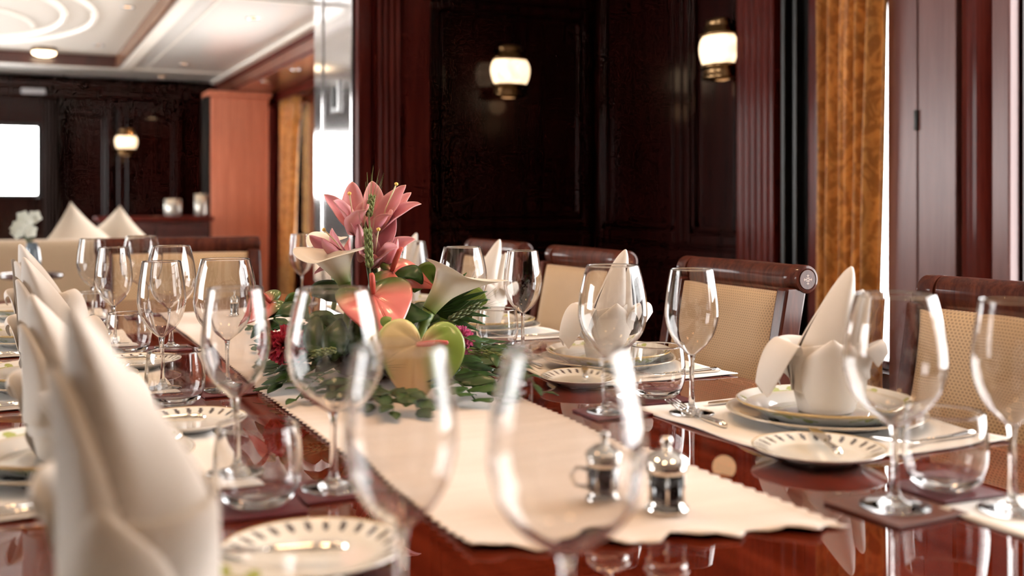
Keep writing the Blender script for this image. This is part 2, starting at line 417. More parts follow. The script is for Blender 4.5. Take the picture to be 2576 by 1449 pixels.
for nm, x0, x1, lab in (('trim_17', 1.0, 1.62, 'dark panel around the far wall lantern'), ('trim_18', .44, .96, 'dark panel beside the far window')):
    bay_y(x0, x1, .3, 2.0, .07, nm, lab, YF, .04)
struct('trim_19', MB().box((XL, YF - .12, 2.09), (XLR - .3, YF - .002, 2.24)).box((XL, YF - .18, 2.17), (XLR - .3, YF - .12, 2.24)), 'wall_wood', 'dark cornice along the far lounge wall', 'cornice', .01)
# lounge ceiling: outer white ring, wooden step, raised centre
ZO, ZI = 2.30, 2.40
RX, RY0, RY1 = .93, YB + .5, 10.4
mb = MB().box((RX, YB, ZO), (1.95, YF, ZO + .2)).box((XL, RY1, ZO), (RX, YF, ZO + .2)).box((XL, YB, ZO), (RX, RY0, ZO + .2))
struct('ceiling_2', mb, 'ceiling', 'glossy white outer ring of the lounge ceiling', 'ceiling')
struct('ceiling_3', MB().box((XL, RY0 - .05, ZI), (RX + .05, RY1 + .05, ZI + .1)), 'ceiling_plain', 'raised white centre of the lounge ceiling', 'ceiling')
struct('trim_26', MB().box((XL, RY1 - .034, ZO - .012), (RX - .002, RY1 - .002, ZI - .002)), 'dark_cabinet', 'dark step at the far edge of the raised lounge ceiling', 'moulding', .008)
mb = MB().box((RX - .035, RY0, ZO - .012), (RX - .002, RY1 - .036, ZI - .002))
struct('trim_20', mb, 'step', 'brown wooden step edging the raised lounge ceiling', 'moulding', .008)
mb = MB().box((RX + .012, RY0, ZO - .018), (RX + .10, RY1 + .012, ZO - .001)).box((XL, RY1 + .012, ZO - .018), (RX + .10, RY1 + .10, ZO - .001))
mb.box((1.16, RY0, ZO - .007), (1.175, RY1, ZO - .001)).box((RX + .12, 6.5, ZO - .012), (1.94, 6.56, ZO - .001)).box((1.88, YB + .1, ZO - .03), (1.945, YF - .2, ZO - .001)).box((RX + .12, RY1 + .02, ZO - .015), (1.88, RY1 + .09, ZO - .001))
struct('trim_21', mb, 'cream_trim', 'cream mouldings on the outer lounge ceiling', 'moulding', .004)
mb = MB()
for rx, ry, z in ((1.12, 1.62, .03), (.92, 1.40, .03)):
    pts = [(-.55 + rx * cos(a * PI / 36), 8.32 + ry * sin(a * PI / 36), ZI - .006) for a in range(73)]
    mb.tube(pts, .022, 8, False)
for k in range(6):
    a0 = k * PI / 3
    pts = [(-.55 + (.1 + .72 * t) * cos(a0 + 1.5 * t), 8.32 + (.15 + 1.15 * t) * sin(a0 + 1.5 * t), ZI - .006) for t in [q / 14 for q in range(15)]]
    mb.tube(pts, .017, 8)
struct('trim_22', mb, 'cream_trim', 'white oval plaster rings with swirls on the lounge ceiling', 'moulding', smooth=True)
mb = MB().box((1.955, YB + .002, 2.12), (XLR - .002, YF - .2, 2.50))
struct('trim_23', mb, 'soffit', 'reddish wooden soffit above the lounge windows', 'soffit', .01)
mb = MB().box((1.935, YB + .1, 2.235), (1.954, YF - .2, 2.295)).box((1.945, YB + .1, 2.13), (1.954, YF - .2, 2.15)).box((2.36, YB + .1, 2.05), (XLR - .002, YF - .2, 2.118))
struct('trim_24', mb, 'pilaster_wood', 'dark mouldings along the wooden lounge soffit', 'moulding', .006)
# wooden column, the daylight on it put into its colour
t = thing('column', 'tall orange wooden column with a flat capital, daylight put into its colour', 'column', (2.0, 10.32, 0), kind='structure')
MB().box((-.27, -.02, 0), (.27, .30, 2.06)).build('column_shaft', 'daylit_orange_wood', t, smooth=False, bevel=.01)
MB().box((-.30, -.05, 2.062), (.30, .33, 2.115)).build('column_capital', 'daylit_orange_wood', t, smooth=False, bevel=.012)
MB().box((-.31, -.01, 0), (-.275, .30, 2.06)).build('column_shade', 'black', t, smooth=False, bevel=.004)  # black strip puts in the shade on the column's left face
tag(MB().box((.30, YF - .06, 2.10), (.52, YF - .004, 2.155)).build('wall_fitting', 'stone', smooth=False, bevel=.012), 'small pale grey fitting high on the far wall above the window', 'fitting')
for o in (bpy.data.objects['wall_fitting'],): o.location = (-.18, -.13, 0)

# ------------------------------------------------------------------ daylight and lamps
wd = bpy.data.worlds.new('daylight'); S.world = wd; wd.use_nodes = True
bg = wd.node_tree.nodes['Background']; bg.inputs[0].default_value = (1.0, .98, .96, 1); bg.inputs[1].default_value = 14.5
def portal(name, loc, rot, sx, sy):
    l = bpy.data.lights.new(name, 'AREA'); l.shape = 'RECTANGLE'; l.size = sx; l.size_y = sy; l.cycles.is_portal = True
    o = bpy.data.objects.new(name, l); COL.objects.link(o); o.location = loc; o.rotation_euler = rot
for k, (h, x, s) in enumerate([(W1, XR + .2, 1), (W2, XR + .2, 1), (W7, XLR + .045, 1), (W8_ADDED, XLR + .045, 1)] + [(h, XL - .16, -1) for h in WL]):
    portal('window_portal', (x, (h[0] + h[1]) / 2, (h[2] + h[3]) / 2), (R(90), 0, R(90) if s > 0 else R(-90)), h[1] - h[0], h[3] - h[2])
portal('window_portal', ((WF[0] + WF[1]) / 2, YF + .17, (WF[2] + WF[3]) / 2), (R(-90), 0, 0), WF[1] - WF[0], WF[3] - WF[2])
def spot(loc, power, rad=.035, ang=95):
    l = bpy.data.lights.new('downlight', 'SPOT'); l.energy = power; l.color = (1, .62, .33); l.shadow_soft_size = rad; l.spot_size = R(ang); l.spot_blend = .6
    o = bpy.data.objects.new('downlight', l); COL.objects.link(o); o.location = loc
# recessed downlight fixture
def make_downlight():
    t = thing('ceiling_downlight', '', 'downlight')
    MB().lathe([(.033, -.001), (.046, -.001), (.048, -.006), (.040, -.010), (.033, -.006), (.033, -.001)], 24).build('trim_ring', 'chrome', t)
    MB().lathe([(.032, -.002), (.0, -.004)], 20).build('lamp_lens', 'lens', t)
    return t
DL = make_downlight()
lounge_dl = [(.74, 7.7, ZI, 'ceiling downlight in the raised ceiling beside the outer plaster ring'), (.70, 9.7, ZI, 'ceiling downlight in the raised ceiling near its far corner'),
             (1.48, 7.2, ZO, 'ceiling downlight in the glossy ring close to the doorway'), (1.43, 9.9, ZO, 'ceiling downlight in the glossy ring by its far end'),
             (1.38, 11.05, ZO, 'ceiling downlight over the far wall lantern'), (2.06, 8.4, 2.12, 'downlight in the wooden soffit nearer the jamb'), (2.04, 9.36, 2.12, 'downlight in the wooden soffit over the orange column')]
for x, y, z, lab in lounge_dl:
    place(DL, lab, (x, y, z - .0005), 0, 'lounge downlights'); spot((x, y, z - .03), 10)
for k, (x, y) in enumerate([(.1, .5), (.1, 1.6), (.1, 2.7), (.1, 3.8), (1.05, .5), (1.05, 1.6), (1.05, 2.7), (1.05, 3.8), (-1.5, 1.5), (-1.5, 3.5)]):
    place(DL, 'downlight in the dining ceiling above the table', (x, y, ZC - .0005), 0, 'dining downlights'); spot((x, y, ZC - .03), 26, .09)
t = thing('ceiling_lamp', 'round glowing disc lamp under the raised lounge ceiling', 'ceiling lamp', (.29, 10.12, ZI))
MB().lathe([(.0, -.001), (.10, -.001), (.105, -.02), (.10, -.035)], 32).build('lamp_rim', 'brass', t)
MB().lathe([(.098, -.03), (.09, -.055), (.05, -.07), (0, -.073)], 32).build('lamp_glass', 'disc_glow', t)

# wall lanterns
def make_sconce():
    t = thing('wall_lantern', '', 'wall lantern'); W = lambda P: [(r * 1.95, z) for r, z in P]
    MB().lathe(W([(0, .135), (.022, .134), (.034, .128), (.036, .112), (.032, .108), (.040, .100), (.041, .078), (.052, .072), (.053, .062), (.044, .060)]), 40).build('lantern_cap', 'brass', t)
    MB().lathe(W(spline([(.043, .062), (.050, .045), (.0535, .02), (.0535, -.005), (.050, -.035), (.044, -.062)], 6)), 40).build('lamp_glass', 'sconce_glass', t)
    MB().lathe(W([(.043, -.060), (.052, -.064), (.053, -.074), (.043, -.078), (.041, -.102), (.046, -.112), (.044, -.124), (.02, -.132), (0, -.132)]), 40).build('lantern_base', 'brass', t)
    mb = MB()
    for s in (.075, -.09): mb.tube([(0, .05, s), (0, .09, s), (0, .137, s * .6)], .010, 10)
    mb.box((-.05, .128, -.10), (.05, .140, .10)); mb.build('wall_bracket', 'brass', t, bevel=.002)
    return t
SC = make_sconce()
def sconce(lab, loc, rz, power):
    place(SC, lab, loc, rz, 'ship lantern sconces', (1, .64, 1))
    l = bpy.data.lights.new('lantern_bulb', 'POINT'); l.energy = power; l.color = (1, .6, .3); l.shadow_soft_size = .05
    o = bpy.data.objects.new('lantern_bulb', l); COL.objects.link(o)
    o.location = Vector(loc) + Matrix.Rotation(rz, 3, 'Z') @ Vector((0, .03, -.16))
sconce('lit brass ship lantern in the middle of the large dark panel', (2.30, YA - .092, 1.73), 0, .16)
sconce('lit brass ship lantern mirrored in its panel by the red pilaster', (XR - .092, 3.785, 1.725), R(-90), .15)
sconce('small distant lit lantern on the far lounge wall', (1.07, YF - .14, 1.66), 0, .15)

# switch on the jamb
t = thing('wall_switch', 'silver framed switch plate on the polished jamb', 'switch', (XJ - .013, 5.26, 1.60))
MB().box((-.012, -.075, -.08), (0, .06, .08)).build('switch_frame', 'chrome', t, smooth=False, bevel=.004)
MB().box((-.02, -.028, -.052), (-.0125, .022, .052)).build('rocker', 'black', t, smooth=False, bevel=.003)

# curtains
def curtain(name, lab, x, y0, y1, z0, z1, n, amp, mat, flare=0):
    def fn(u, v):
        z = z1 + (z0 - z1) * u
        pl = amp * (sin(2 * PI * n * v + .5 * sin(3 * v)) + .35 * sin(2 * PI * n * 2.3 * v + 1 + u))
        y = y0 + (y1 - y0) * v + (1 - v) * flare * max(0, u - .10) ** .45
        return (x + pl, y + .004 * sin(9 * u + 20 * v), z)
    o = MB().grid(fn, 30, n * 16).build(name, mat, solid=.004)
    return tag(o, lab, 'curtain')
curtain('curtain', 'gold damask curtain hanging beside the pink lacquered panel', XR - .085, 2.795, 3.16, .03, 2.40, 5, .03, 'curtain', .085)
curtain('curtain', 'gold curtain in the lounge between orange column and jamb', XLR - .10, 9.62, 10.29, .03, 2.04, 6, .03, 'curtain', .30)
curtain('curtain', 'dark drape hanging beside the bright far window', 0, 0, 1, .05, 2.06, 4, .012, 'drape')
o = bpy.data.objects['curtain.002']; o.rotation_euler = (0, 0, R(-90)); o.scale = (1, .13, 1); o.location = (.32, YF - .12, 0)

# ------------------------------------------------------------------ lounge furniture
t = thing('sofa', 'cream upholstered sofa with its back to the dining table', 'sofa', (.38, 6.75, 0), R(-4))
def rbox(a, b): return MB().box(a, b)
rbox((-.62, -.10, .18), (.62, .75, .46)).build('seat', 'sofa', t, bevel=.06)
mb = MB()
def back(u, v):
    a = PI * (v * 2 - .5); x = -.62 + 1.24 * u
    return (x, -.10 - .10 * u * 0 + .09 * cos(a), .56 + (.30 * (1 if sin(a) > 0 else -1) * abs(sin(a)) ** .4))
mb.grid(back, 12, 32, wrap=True); mb.f.append(tuple(range(0, 32))); mb.f.append(tuple(reversed(range(12 * 32, 13 * 32))))
mb.build('backrest', 'sofa', t)
for s in (-1, 1):
    mb = MB().lathe([(0, -.12), (.10, -.12), (.13, -.08), (.13, .68), (.10, .72), (0, .72)], 28, None, (s * .60, 0, .66), (0, 1, 0)); mb.build('armrest', 'sofa', t)
    for q in (0, .6): MB().lathe([(0, 0), (.02, 0), (.03, .18), (0, .18)], 12, None, (s * .55, q, 0)).build('leg', 'dark_cabinet', t)
def cushion(lab, loc, rx, ry, rz, w=.42):
    def fn(u, v):
        x, y = u * 2 - 1, v * 2 - 1
        p = (1 - .10 * (1 - x * x)) , (1 - .10 * (1 - y * y))
        return (x * w / 2 * p[1], 0, y * w / 2 * p[0])
    mb = MB()
    th = lambda u, v: .07 * (max(0, (1 - (2 * u - 1) ** 2) * (1 - (2 * v - 1) ** 2))) ** .5
    mb.grid(lambda u, v: Vector(fn(u, v)) + Vector((0, th(u, v), 0)), 16, 16); mb.grid(lambda u, v: Vector(fn(u, 1 - v)) - Vector((0, th(u, 1 - v), 0)), 16, 16)
    o = mb.build('cushion', 'cushion'); o.location = loc; o.rotation_euler = (rx, ry, rz)
    return tag(o, lab, 'cushion', 'cushions on the cream sofa')
cushion('white cushion standing on a corner on the sofa, the wider one', (.385, 6.93, .775), R(-10), R(40), R(20), .43)
cushion('white cushion tucked behind the wider one on the sofa', (.63, 7.18, .80), R(-8), R(48), R(-14), .36)
t = thing('coffee_table', 'round glossy mahogany table standing before the sofa back', 'coffee table', (.09, 5.7, 0))
MB().lathe([(0, .52), (.22, .52), (.25, .535), (.25, .57), (.23, .585), (0, .585)], 40).build('tabletop', 'pilaster_wood', t)
MB().lathe([(0, 0), (.17, 0), (.16, .03), (.05, .06), (.035, .3), (.06, .518), (0, .518)], 32).build('pedestal', 'dark_cabinet', t)
t = thing('plant_stand', 'slim dark stand carrying the white orchid', 'stand', (.10, 5.15, 0))
MB().lathe([(0, .74), (.12, .74), (.13, .75), (.12, .765), (0, .765)], 32).build('stand_top', 'dark_cabinet', t)
MB().lathe([(0, 0), (.13, 0), (.12, .02), (.03, .04), (.025, .738), (0, .738)], 24).build('stand_column', 'dark_cabinet', t)
t = thing('orchid_plant', 'white orchid in a smoky glass vase beyond the napkins', 'orchid', (.10, 5.15, .766))
MB().lathe([(0, 0), (.035, 0), (.04, .02), (.03, .10), (.022, .13), (.020, .13), (.026, .1), (0, .03)], 28).build('vase', 'vase_glass', t)
for k in range(9):
    c = Vector((random.uniform(-.065, .065), random.uniform(-.03, .03), random.uniform(.175, .245)))
    mb = MB()
    for q in range(5):
        a = q * 2 * PI / 5 + k; ax = Vector((cos(a), -.35, sin(a)))
        mb.grid(lambda u, v: c + ax * (.032 * u) + Vector((-sin(a), 0, cos(a))) * (.016 * sin(PI * min(1, u * .9 + .1)) * (v - .5) * 2), 5, 4)
    mb.build('blossom', 'orchid', t)
    MB().tube([(0, 0, .10), (c.x * .6, c.y, .16), tuple(c)], .002, 6).build('stem', 'stem_green', t)
t = thing('sideboard', 'low dark sideboard against the far wall beside the orange column', 'sideboard', (1.22, 10.0, 0))
MB().box((-.50, -.2, .001), (.42, .2, .90)).build('body', 'dark_cabinet', t, smooth=False, bevel=.01)
MB().box((-.53, -.23, .902), (.45, .22, .94)).build('worktop', 'pilaster_wood', t, smooth=False, bevel=.012)
for k in range(2): MB().box((-.48 + k * .45, -.215, .12), (-.06 + k * .45, -.202, .85)).build('door', 'dark_cabinet', t, smooth=False, bevel=.004)
for x, h, r, lab in ((1.335, .155, .075, 'squat silvery candle glass on the sideboard'), (1.575, .20, .055, 'taller silvery candle glass on the sideboard by the column')):
    o = MB().lathe([(0, 0), (r * .8, 0), (r, .02), (r, h), (r - .006, h), (r - .006, .02), (0, .015)], 28).build('candle_holder', 'candle_glass'); o.location = (x, 9.92, .941)
    tag(o, lab, 'candle holder', 'candle glasses on the sideboard')

# ------------------------------------------------------------------ dining table
TX0, TX1, TY0, TY1 = -.09, 1.25, -.45, 3.78
tb = thing('dining_table', 'long glossy mahogany dining table laid for dinner', 'table', (0, 0, 0))
mb = MB()
def rr(x0, x1, y0, y1, r, n=8):
    out = []
    for cx, cy, a0 in ((x1 - r, y1 - r, 0), (x0 + r, y1 - r, 90), (x0 + r, y0 + r, 180), (x1 - r, y0 + r, 270)):
        for k in range(n + 1): a = R(a0 + 90 * k / n); out.append((cx + r * cos(a), cy + r * sin(a)))
    return out
mb.prism(rr(TX0, TX1, TY0, TY1, .08), TT - .035, TT, lambda u, v, w: (u, v, w))
mb.build('tabletop', 'table_wood', tb, smooth=False, bevel=.008)
mb = MB().box((TX0 + .12, TY0 + .12, TT - .11), (TX1 - .12, TY1 - .12, TT - .0355)); mb.build('apron', 'dark_cabinet', tb, smooth=False, bevel=.004)
mb = MB()
for q in (.0, .028):
    o1, o2 = rr(TX0 + .03 + q, TX1 - .03 - q, TY0 + .03 + q, TY1 - .03 - q, .05), rr(TX0 + .032 + q, TX1 - .032 - q, TY0 + .032 + q, TY1 - .032 - q, .048)
    i = len(mb.v); n = len(o1)
    for p in o1 + o2: mb.vert((p[0], p[1], TT + .0002))
    for j in range(n): k = (j + 1) % n; mb.f.append((i + j, i + k, i + n + k, i + n + j))
for s in (TX1 - .045, TX0 + .045):
    y = TY0 + .08
    while y < TY1 - .08:
        pts = [(s + .009 * cos(a * PI / 6), y + .015 + .013 * sin(a * PI / 6), TT + .0002) for a in range(12)]
        pin = [(s + .0075 * cos(a * PI / 6), y + .015 + .0115 * sin(a * PI / 6), TT + .0002) for a in range(12)]
        i = len(mb.v)
        for p in pts + pin: mb.vert(p)
        for j in range(12): k = (j + 1) % 12; mb.f.append((i + j, i + k, i + 12 + k, i + 12 + j))
        y += .032
mb.build('inlay', 'inlay', tb, smooth=False)
for y in (.6, 2.8):
    MB().lathe([(0, 0), (.26, 0), (.27, .03), (.20, .06), (.10, .10), (.075, .25), (.09, .45), (.16, TT - .112), (0, TT - .112)], 40, None, (.58, y, 0)).build('pedestal', 'dark_cabinet', tb)

# runner: cream silk with pinked edges
ZR = TT + .0008
def run(u, v):
    y = .875 + (3.25 - .875) * u
    yy = y + (.046 - .092 * v if u == 0 else (.046 - .092 * v) * (1 - u)) * 1.0
    x = .392 + .374 * v
    if u == 0: yy += .008 * sin(v * 27) + .006 * sin(v * 61 + 1)
    z = ZR + .0012 + .0010 * sin(17 * u * 3 + 4 * v) * sin(9 * v + 11 * u)
    e = min(v, 1 - v)
    if u < .03: z += .006 * (1 - u / .03) * (.5 + .5 * sin(v * 23 + .7))
    return (x, yy, z)
NU = 220
mb = MB()
def run2(u, v):
    x, y, z = run(u, v)
    if v in (0, 1):
        k = round(u * NU)
        d = .006 if k % 2 else 0
        x += d if v == 0 else -d
        z += .0015
    return (x, y, z)
mb.grid(run2, NU, 40)
tag(mb.build('table_runner', 'silk', solid=.0012), 'cream silk table runner with pinked edges down the middle of the table', 'table runner')

# ------------------------------------------------------------------ tableware prototypes
def make_glass(name, cat, foot, stem, outer, thick):
    t = thing(name, '', cat)
    of = spline(outer, 7)
    inner = []
    for i, (r, z) in enumerate(of):
        a = of[max(i - 1, 0)]; b2 = of[min(i + 1, len(of) - 1)]
        tx, tz = b2[0] - a[0], b2[1] - a[1]; L = math.hypot(tx, tz) or 1
        inner.append((r - thick * tz / L, z + thick * tx / L))
    inner = [(r, z) for r, z in inner if r > .004]
    zb = inner[0][1]
    prof = of + [((of[-1][0] + inner[-1][0]) / 2, of[-1][1] + thick * .45)] + inner[::-1] + [(0, zb - .001)]
    MB().lathe(prof, 56).build('bowl', 'glass', t)
    MB().lathe(spline(stem, 5), 28).build('stem', 'glass', t)
    MB().lathe(foot, 48).build('foot', 'glass', t)
    return t
foot = [(0, .0012), (.020, .0010), (.034, 0), (.0362, .0008), (.0362, .0020), (.030, .0030), (.018, .0050), (.010, .0080), (.0065, .0125), (.0050, .018)]
BIG = make_glass('red_wine_glass', 'wine glass', foot, [(.0050, .018), (.0040, .034), (.0038, .06), (.0042, .078), (.0060, .086)],
                 [(.0060, .086), (.016, .0925), (.032, .104), (.046, .122), (.0525, .142), (.0535, .158), (.051, .183), (.0455, .208), (.0405, .226)], .0012)
WHITE = make_glass('white_wine_glass', 'wine glass', [(r * .95, z) for r, z in foot[:-1]] + [(.0048, .018)], [(.0048, .018), (.0038, .034), (.0036, .06), (.0041, .080), (.0058, .090)],
                   [(.0058, .090), (.0125, .096), (.024, .107), (.0345, .124), (.0400, .144), (.0408, .160), (.0385, .184), (.035, .207), (.0325, .222)], .0011)
t = thing('tumbler', '', 'tumbler')
of = spline([(.020, .0), (.030, .002), (.040, .012), (.0455, .028), (.0468, .045), (.0455, .066), (.0430, .086)], 7)
inn = [(r - .0014, z) for r, z in of[::-1] if z > .014]
mb = MB().lathe([(0, .0015), (.015, .001)] + of + [(.0423, .0868)] + inn + [(.034, .0105), (.018, .0075), (0, .007)], 56); mb.build('bowl', 'glass', t)
TUM = t
def vine(r, a, z):
    rim_gold = .1331 < r
    white = (.80, .785, .74, 1)
    if rim_gold: return (.48, .33, .13, 1)
    if .0905 < r < .0925: return (.55, .43, .25, 1)
    if .094 < r < .131:
        k = a * 6 / (2 * PI); ph = (k % 1) * 2 * PI
        rc = .112 + .008 * sin(ph)
        if (k % 1) < .62:
            if abs(r - rc) < .0020: return (.36, .38, .09, 1)
            for q, s in ((.12, 1), (.24, -1), (.36, 1), (.48, -1)):
                da = (k % 1 - q - (r - rc) * 1.5 * s) * (2 * PI / 6) * .112; dr = r - (.112 + .008 * sin(q * 2 * PI) + s * .006)
                if (da / .0075) ** 2 + (dr / .0065) ** 2 < 1: return (.38, .41, .11, 1)
    return white
prof = [(0, .004), (.075, .004), (.078, 0), (.082, 0), (.086, .006), (.110, .0135), (.134, .0215), (.1355, .0235), (.1335, .0245)]
top = [(.1335 - .0007 * k, .0245 - .0004 * k) for k in range(1, 60)] + [(.086, .0062), (.06, .0060), (0, .0060)]
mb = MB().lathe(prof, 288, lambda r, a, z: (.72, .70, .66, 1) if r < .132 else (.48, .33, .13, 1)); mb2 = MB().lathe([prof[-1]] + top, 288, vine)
i = len(mb.v); mb.v += mb2.v; mb.c += mb2.c; mb.f += [tuple(q + i for q in f) for f in mb2.f]
PLATE = mb.build('dinner_plate', 'china'); tag(PLATE, '', 'plate')
prof = [(0, .003), (.088, .003), (.091, 0), (.095, 0), (.10, .005), (.13, .0115), (.1505, .0165), (.1525, .0182), (.150, .0190), (.13, .0140), (.102, .0078), (.06, .0062), (0, .0060)]
CHARGER = MB().lathe(prof, 96, lambda r, a, z: (.47, .32, .12, 1) if r > .1515 else (.78, .77, .73, 1)).build('charger_plate', 'china'); tag(CHARGER, '', 'plate')
def ticks(r, a, z):
    if r > .0845: return (.46, .31, .12, 1)
    if .066 < r < .081:
        k = (a * 26 / (2 * PI)) % 1
        if abs(k - .5 - (r - .073) * 12) < .17: return (.045, .03, .035, 1)
    return (.80, .775, .71, 1)
prof = [(0, .003), (.045, .003), (.048, 0), (.052, 0), (.056, .004), (.0865, .0135), (.0875, .015), (.0862, .0156)]
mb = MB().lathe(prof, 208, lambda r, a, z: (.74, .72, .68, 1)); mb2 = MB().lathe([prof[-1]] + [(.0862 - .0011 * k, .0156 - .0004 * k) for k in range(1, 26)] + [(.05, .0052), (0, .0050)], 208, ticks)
i = len(mb.v); mb.v += mb2.v; mb.c += mb2.c; mb.f += [tuple(q + i for q in f) for f in mb2.f]
BREAD = mb.build('bread_plate', 'china'); tag(BREAD, '', 'plate')
# cutlery, lying along +x with the handle end at x = 0
def handle(mb, L):
    mb.tube([(0, 0, .004), (.01, 0, .0045), (.03, 0, .004), (.06, 0, .0035), (L, 0, .0042)], [.0032, .0055, .0050, .0036, .0028], 10)
def flat(mb, pts, th, z):
    mb.prism(pts, 0, th, lambda u, v, w: (u, v, z(u) + w))
def make_fork(name, L):
    t = thing(name, '', 'fork'); mb = MB(); handle(mb, L - .075); mb.build('handle', 'silver', t)
    mb = MB(); x0 = L - .075; zz = lambda u: .0030 + .011 * max(0, (u - x0) / .075) ** 1.6 * (1 if u < L - .02 else .95)
    flat(mb, [(x0 - .002, -.0025), (x0 + .012, -.009), (x0 + .03, -.0115), (x0 + .03, .0115), (x0 + .012, .009), (x0 - .002, .0025)], .0018, zz)
    for k in range(4):
        y = -.0098 + k * .0065; flat(mb, [(x0 + .03, y - .0017), (L - .004, y - .0012), (L, y), (L - .004, y + .0012), (x0 + .03, y + .0017)], .0016, zz)
    mb.build('tines', 'silver', t, smooth=False, bevel=.0005); return t
def make_knife(name, L):
    t = thing(name, '', 'knife'); mb = MB(); handle(mb, L * .45); mb.build('handle', 'silver', t)
    mb = MB(); x0 = L * .45; flat(mb, [(x0 - .002, -.004), (x0 + .02, -.009), (L - .03, -.010), (L - .008, -.006), (L, .003), (L - .01, .006), (x0 - .002, .005)], .0016, lambda u: .0028)
    mb.build('blade', 'silver', t, smooth=False, bevel=.0004); return t
def make_spoon(name, L):
    t = thing(name, '', 'spoon'); mb = MB(); handle(mb, L - .055); mb.build('handle', 'silver', t)
    mb = MB(); mb.grid(lambda u, v: (L - .029 + .030 * u * cos(2 * PI * v), .018 * u * sin(2 * PI * v), .0045 + .0055 * u * u - .003), 6, 28, wrap=True)
    mb.build('spoon_bowl', 'silver', t, solid=.0012); return t
FORK, KNIFE, SPOON = make_fork('dinner_fork', .20), make_knife('dinner_knife', .225), make_spoon('dessert_spoon', .18)
DFORK, BKNIFE = make_fork('dessert_fork', .16), make_knife('butter_knife', .155)
COAST = tag(MB().box((-.045, -.045, 0), (.045, .045, .0035)).build('coaster', 'coaster', smooth=False, bevel=.0012), '', 'coaster')
COASTB = tag(MB().box((-.052, -.052, 0), (.052, .052, .0035)).build('coaster', 'coaster_brown', smooth=False, bevel=.0012), '', 'coaster')
def mat_fn(u, v):
    x, y = u * 2 - 1, v * 2 - 1
    return (x * .177, y * .205, .0016 + .0012 * (max(abs(x), abs(y)) > .96) * (1 + sin(x * 5) * sin(y * 7)))
MAT = tag(MB().grid(mat_fn, 24, 28).build('placemat', 'mat', solid=.0016), '', 'placemat')

# folded napkin: rolled cuff, tall fin-shaped spire of two leaves, rounded side lobes and one drooping flap
def make_napkin(lobes):
    mb = MB()
    def cuff(u, v):
        a = R(-150 + 500 * v); edge = max(0, (.16 - v) / .16) ** 1.5 * .05 + max(0, (v - .82) / .18) ** 1.3 * .07
        z = (.098 + .010 * cos(a + 1.2) - edge) * u
        r = .036 + .015 * sin(min(1, u * .95) * PI / 2) + .005 * v - .004 * max(0, u - .8) / .2
        return (r * cos(a), r * sin(a) * .92, z)
    mb.grid(cuff, 12, 72)
    def pod(tip, z0, xl, xr, xt, ty, pw, yo, side):
        def fn(u, v):
            z = z0 + (tip - z0) * u; t = max(0, (z - .07) / (tip - .07)); k = max(0, 1 - t)
            L_ = xl + (xt - .004 - xl) * t ** pw; R_ = xr + (xt + .003 - xr) * t ** 2
            x = L_ + (R_ - L_) * v
            y = side * ty * k ** .55 * sin(PI * v) ** .75 + yo * (1 - t * .6)
            y += side * .0035 * sin(3 * PI * v + 5 * u) * k
            return (x, y, z - .010 * (v - .5) ** 2 * t)
        mb.grid(fn, 20, 18)
    pod(.214, .03, -.054, .050, .046, .047, 1.35, 0, 1); pod(.214, .03, -.054, .050, .046, .043, 1.35, 0, -1)
    pod(.180, .05, -.030, .056, .060, .034, 1.1, -.018, -1); pod(.176, .05, -.036, .054, .056, .034, 1.1, .018, 1)
    def lobe(a, prof, w):
        pr = spline(prof, 5); n = len(pr) - 1
        def fn(u, v):
            r, z = pr[round(u * n)]; q = v * 2 - 1
            ww = w * (sin(PI * (.22 + .74 * u)) ** .7); ang = a + q * ww / .060
            rr_ = r - .012 * q * q * u
            return (rr_ * cos(ang), rr_ * sin(ang), z - .020 * q * q * u)
        mb.grid(fn, n, 16)
    for a_, pr_, w_ in lobes: lobe(R(a_), pr_, w_)
    o = mb.build('napkin', 'linen', solid=.0015, sub=1)
    return tag(o, '', 'napkin')
CURL = [(.040, .012), (.055, .05), (.066, .088), (.076, .108), (.085, .104), (.088, .090)]
HANG = [(.042, .02), (.056, .06), (.066, .095), (.076, .104), (.084, .090), (.084, .046)]
DROOP = [(.046, .06), (.056, .095), (.070, .108), (.086, .094), (.097, .066), (.102, .040)]
WRAP = [(.042, .008), (.056, .04), (.0605, .080), (.060, .101), (.056, .112)]
NAP = make_napkin([(-42, CURL, .050), (108, HANG, .054), (160, DROOP, .046), (-112, WRAP, .052)])
NAP2 = make_napkin([(-42, CURL, .046), (62, [(.042, .006), (.053, .03), (.057, .060), (.0565, .085), (.053, .098)], .060), (-120, WRAP, .050)])

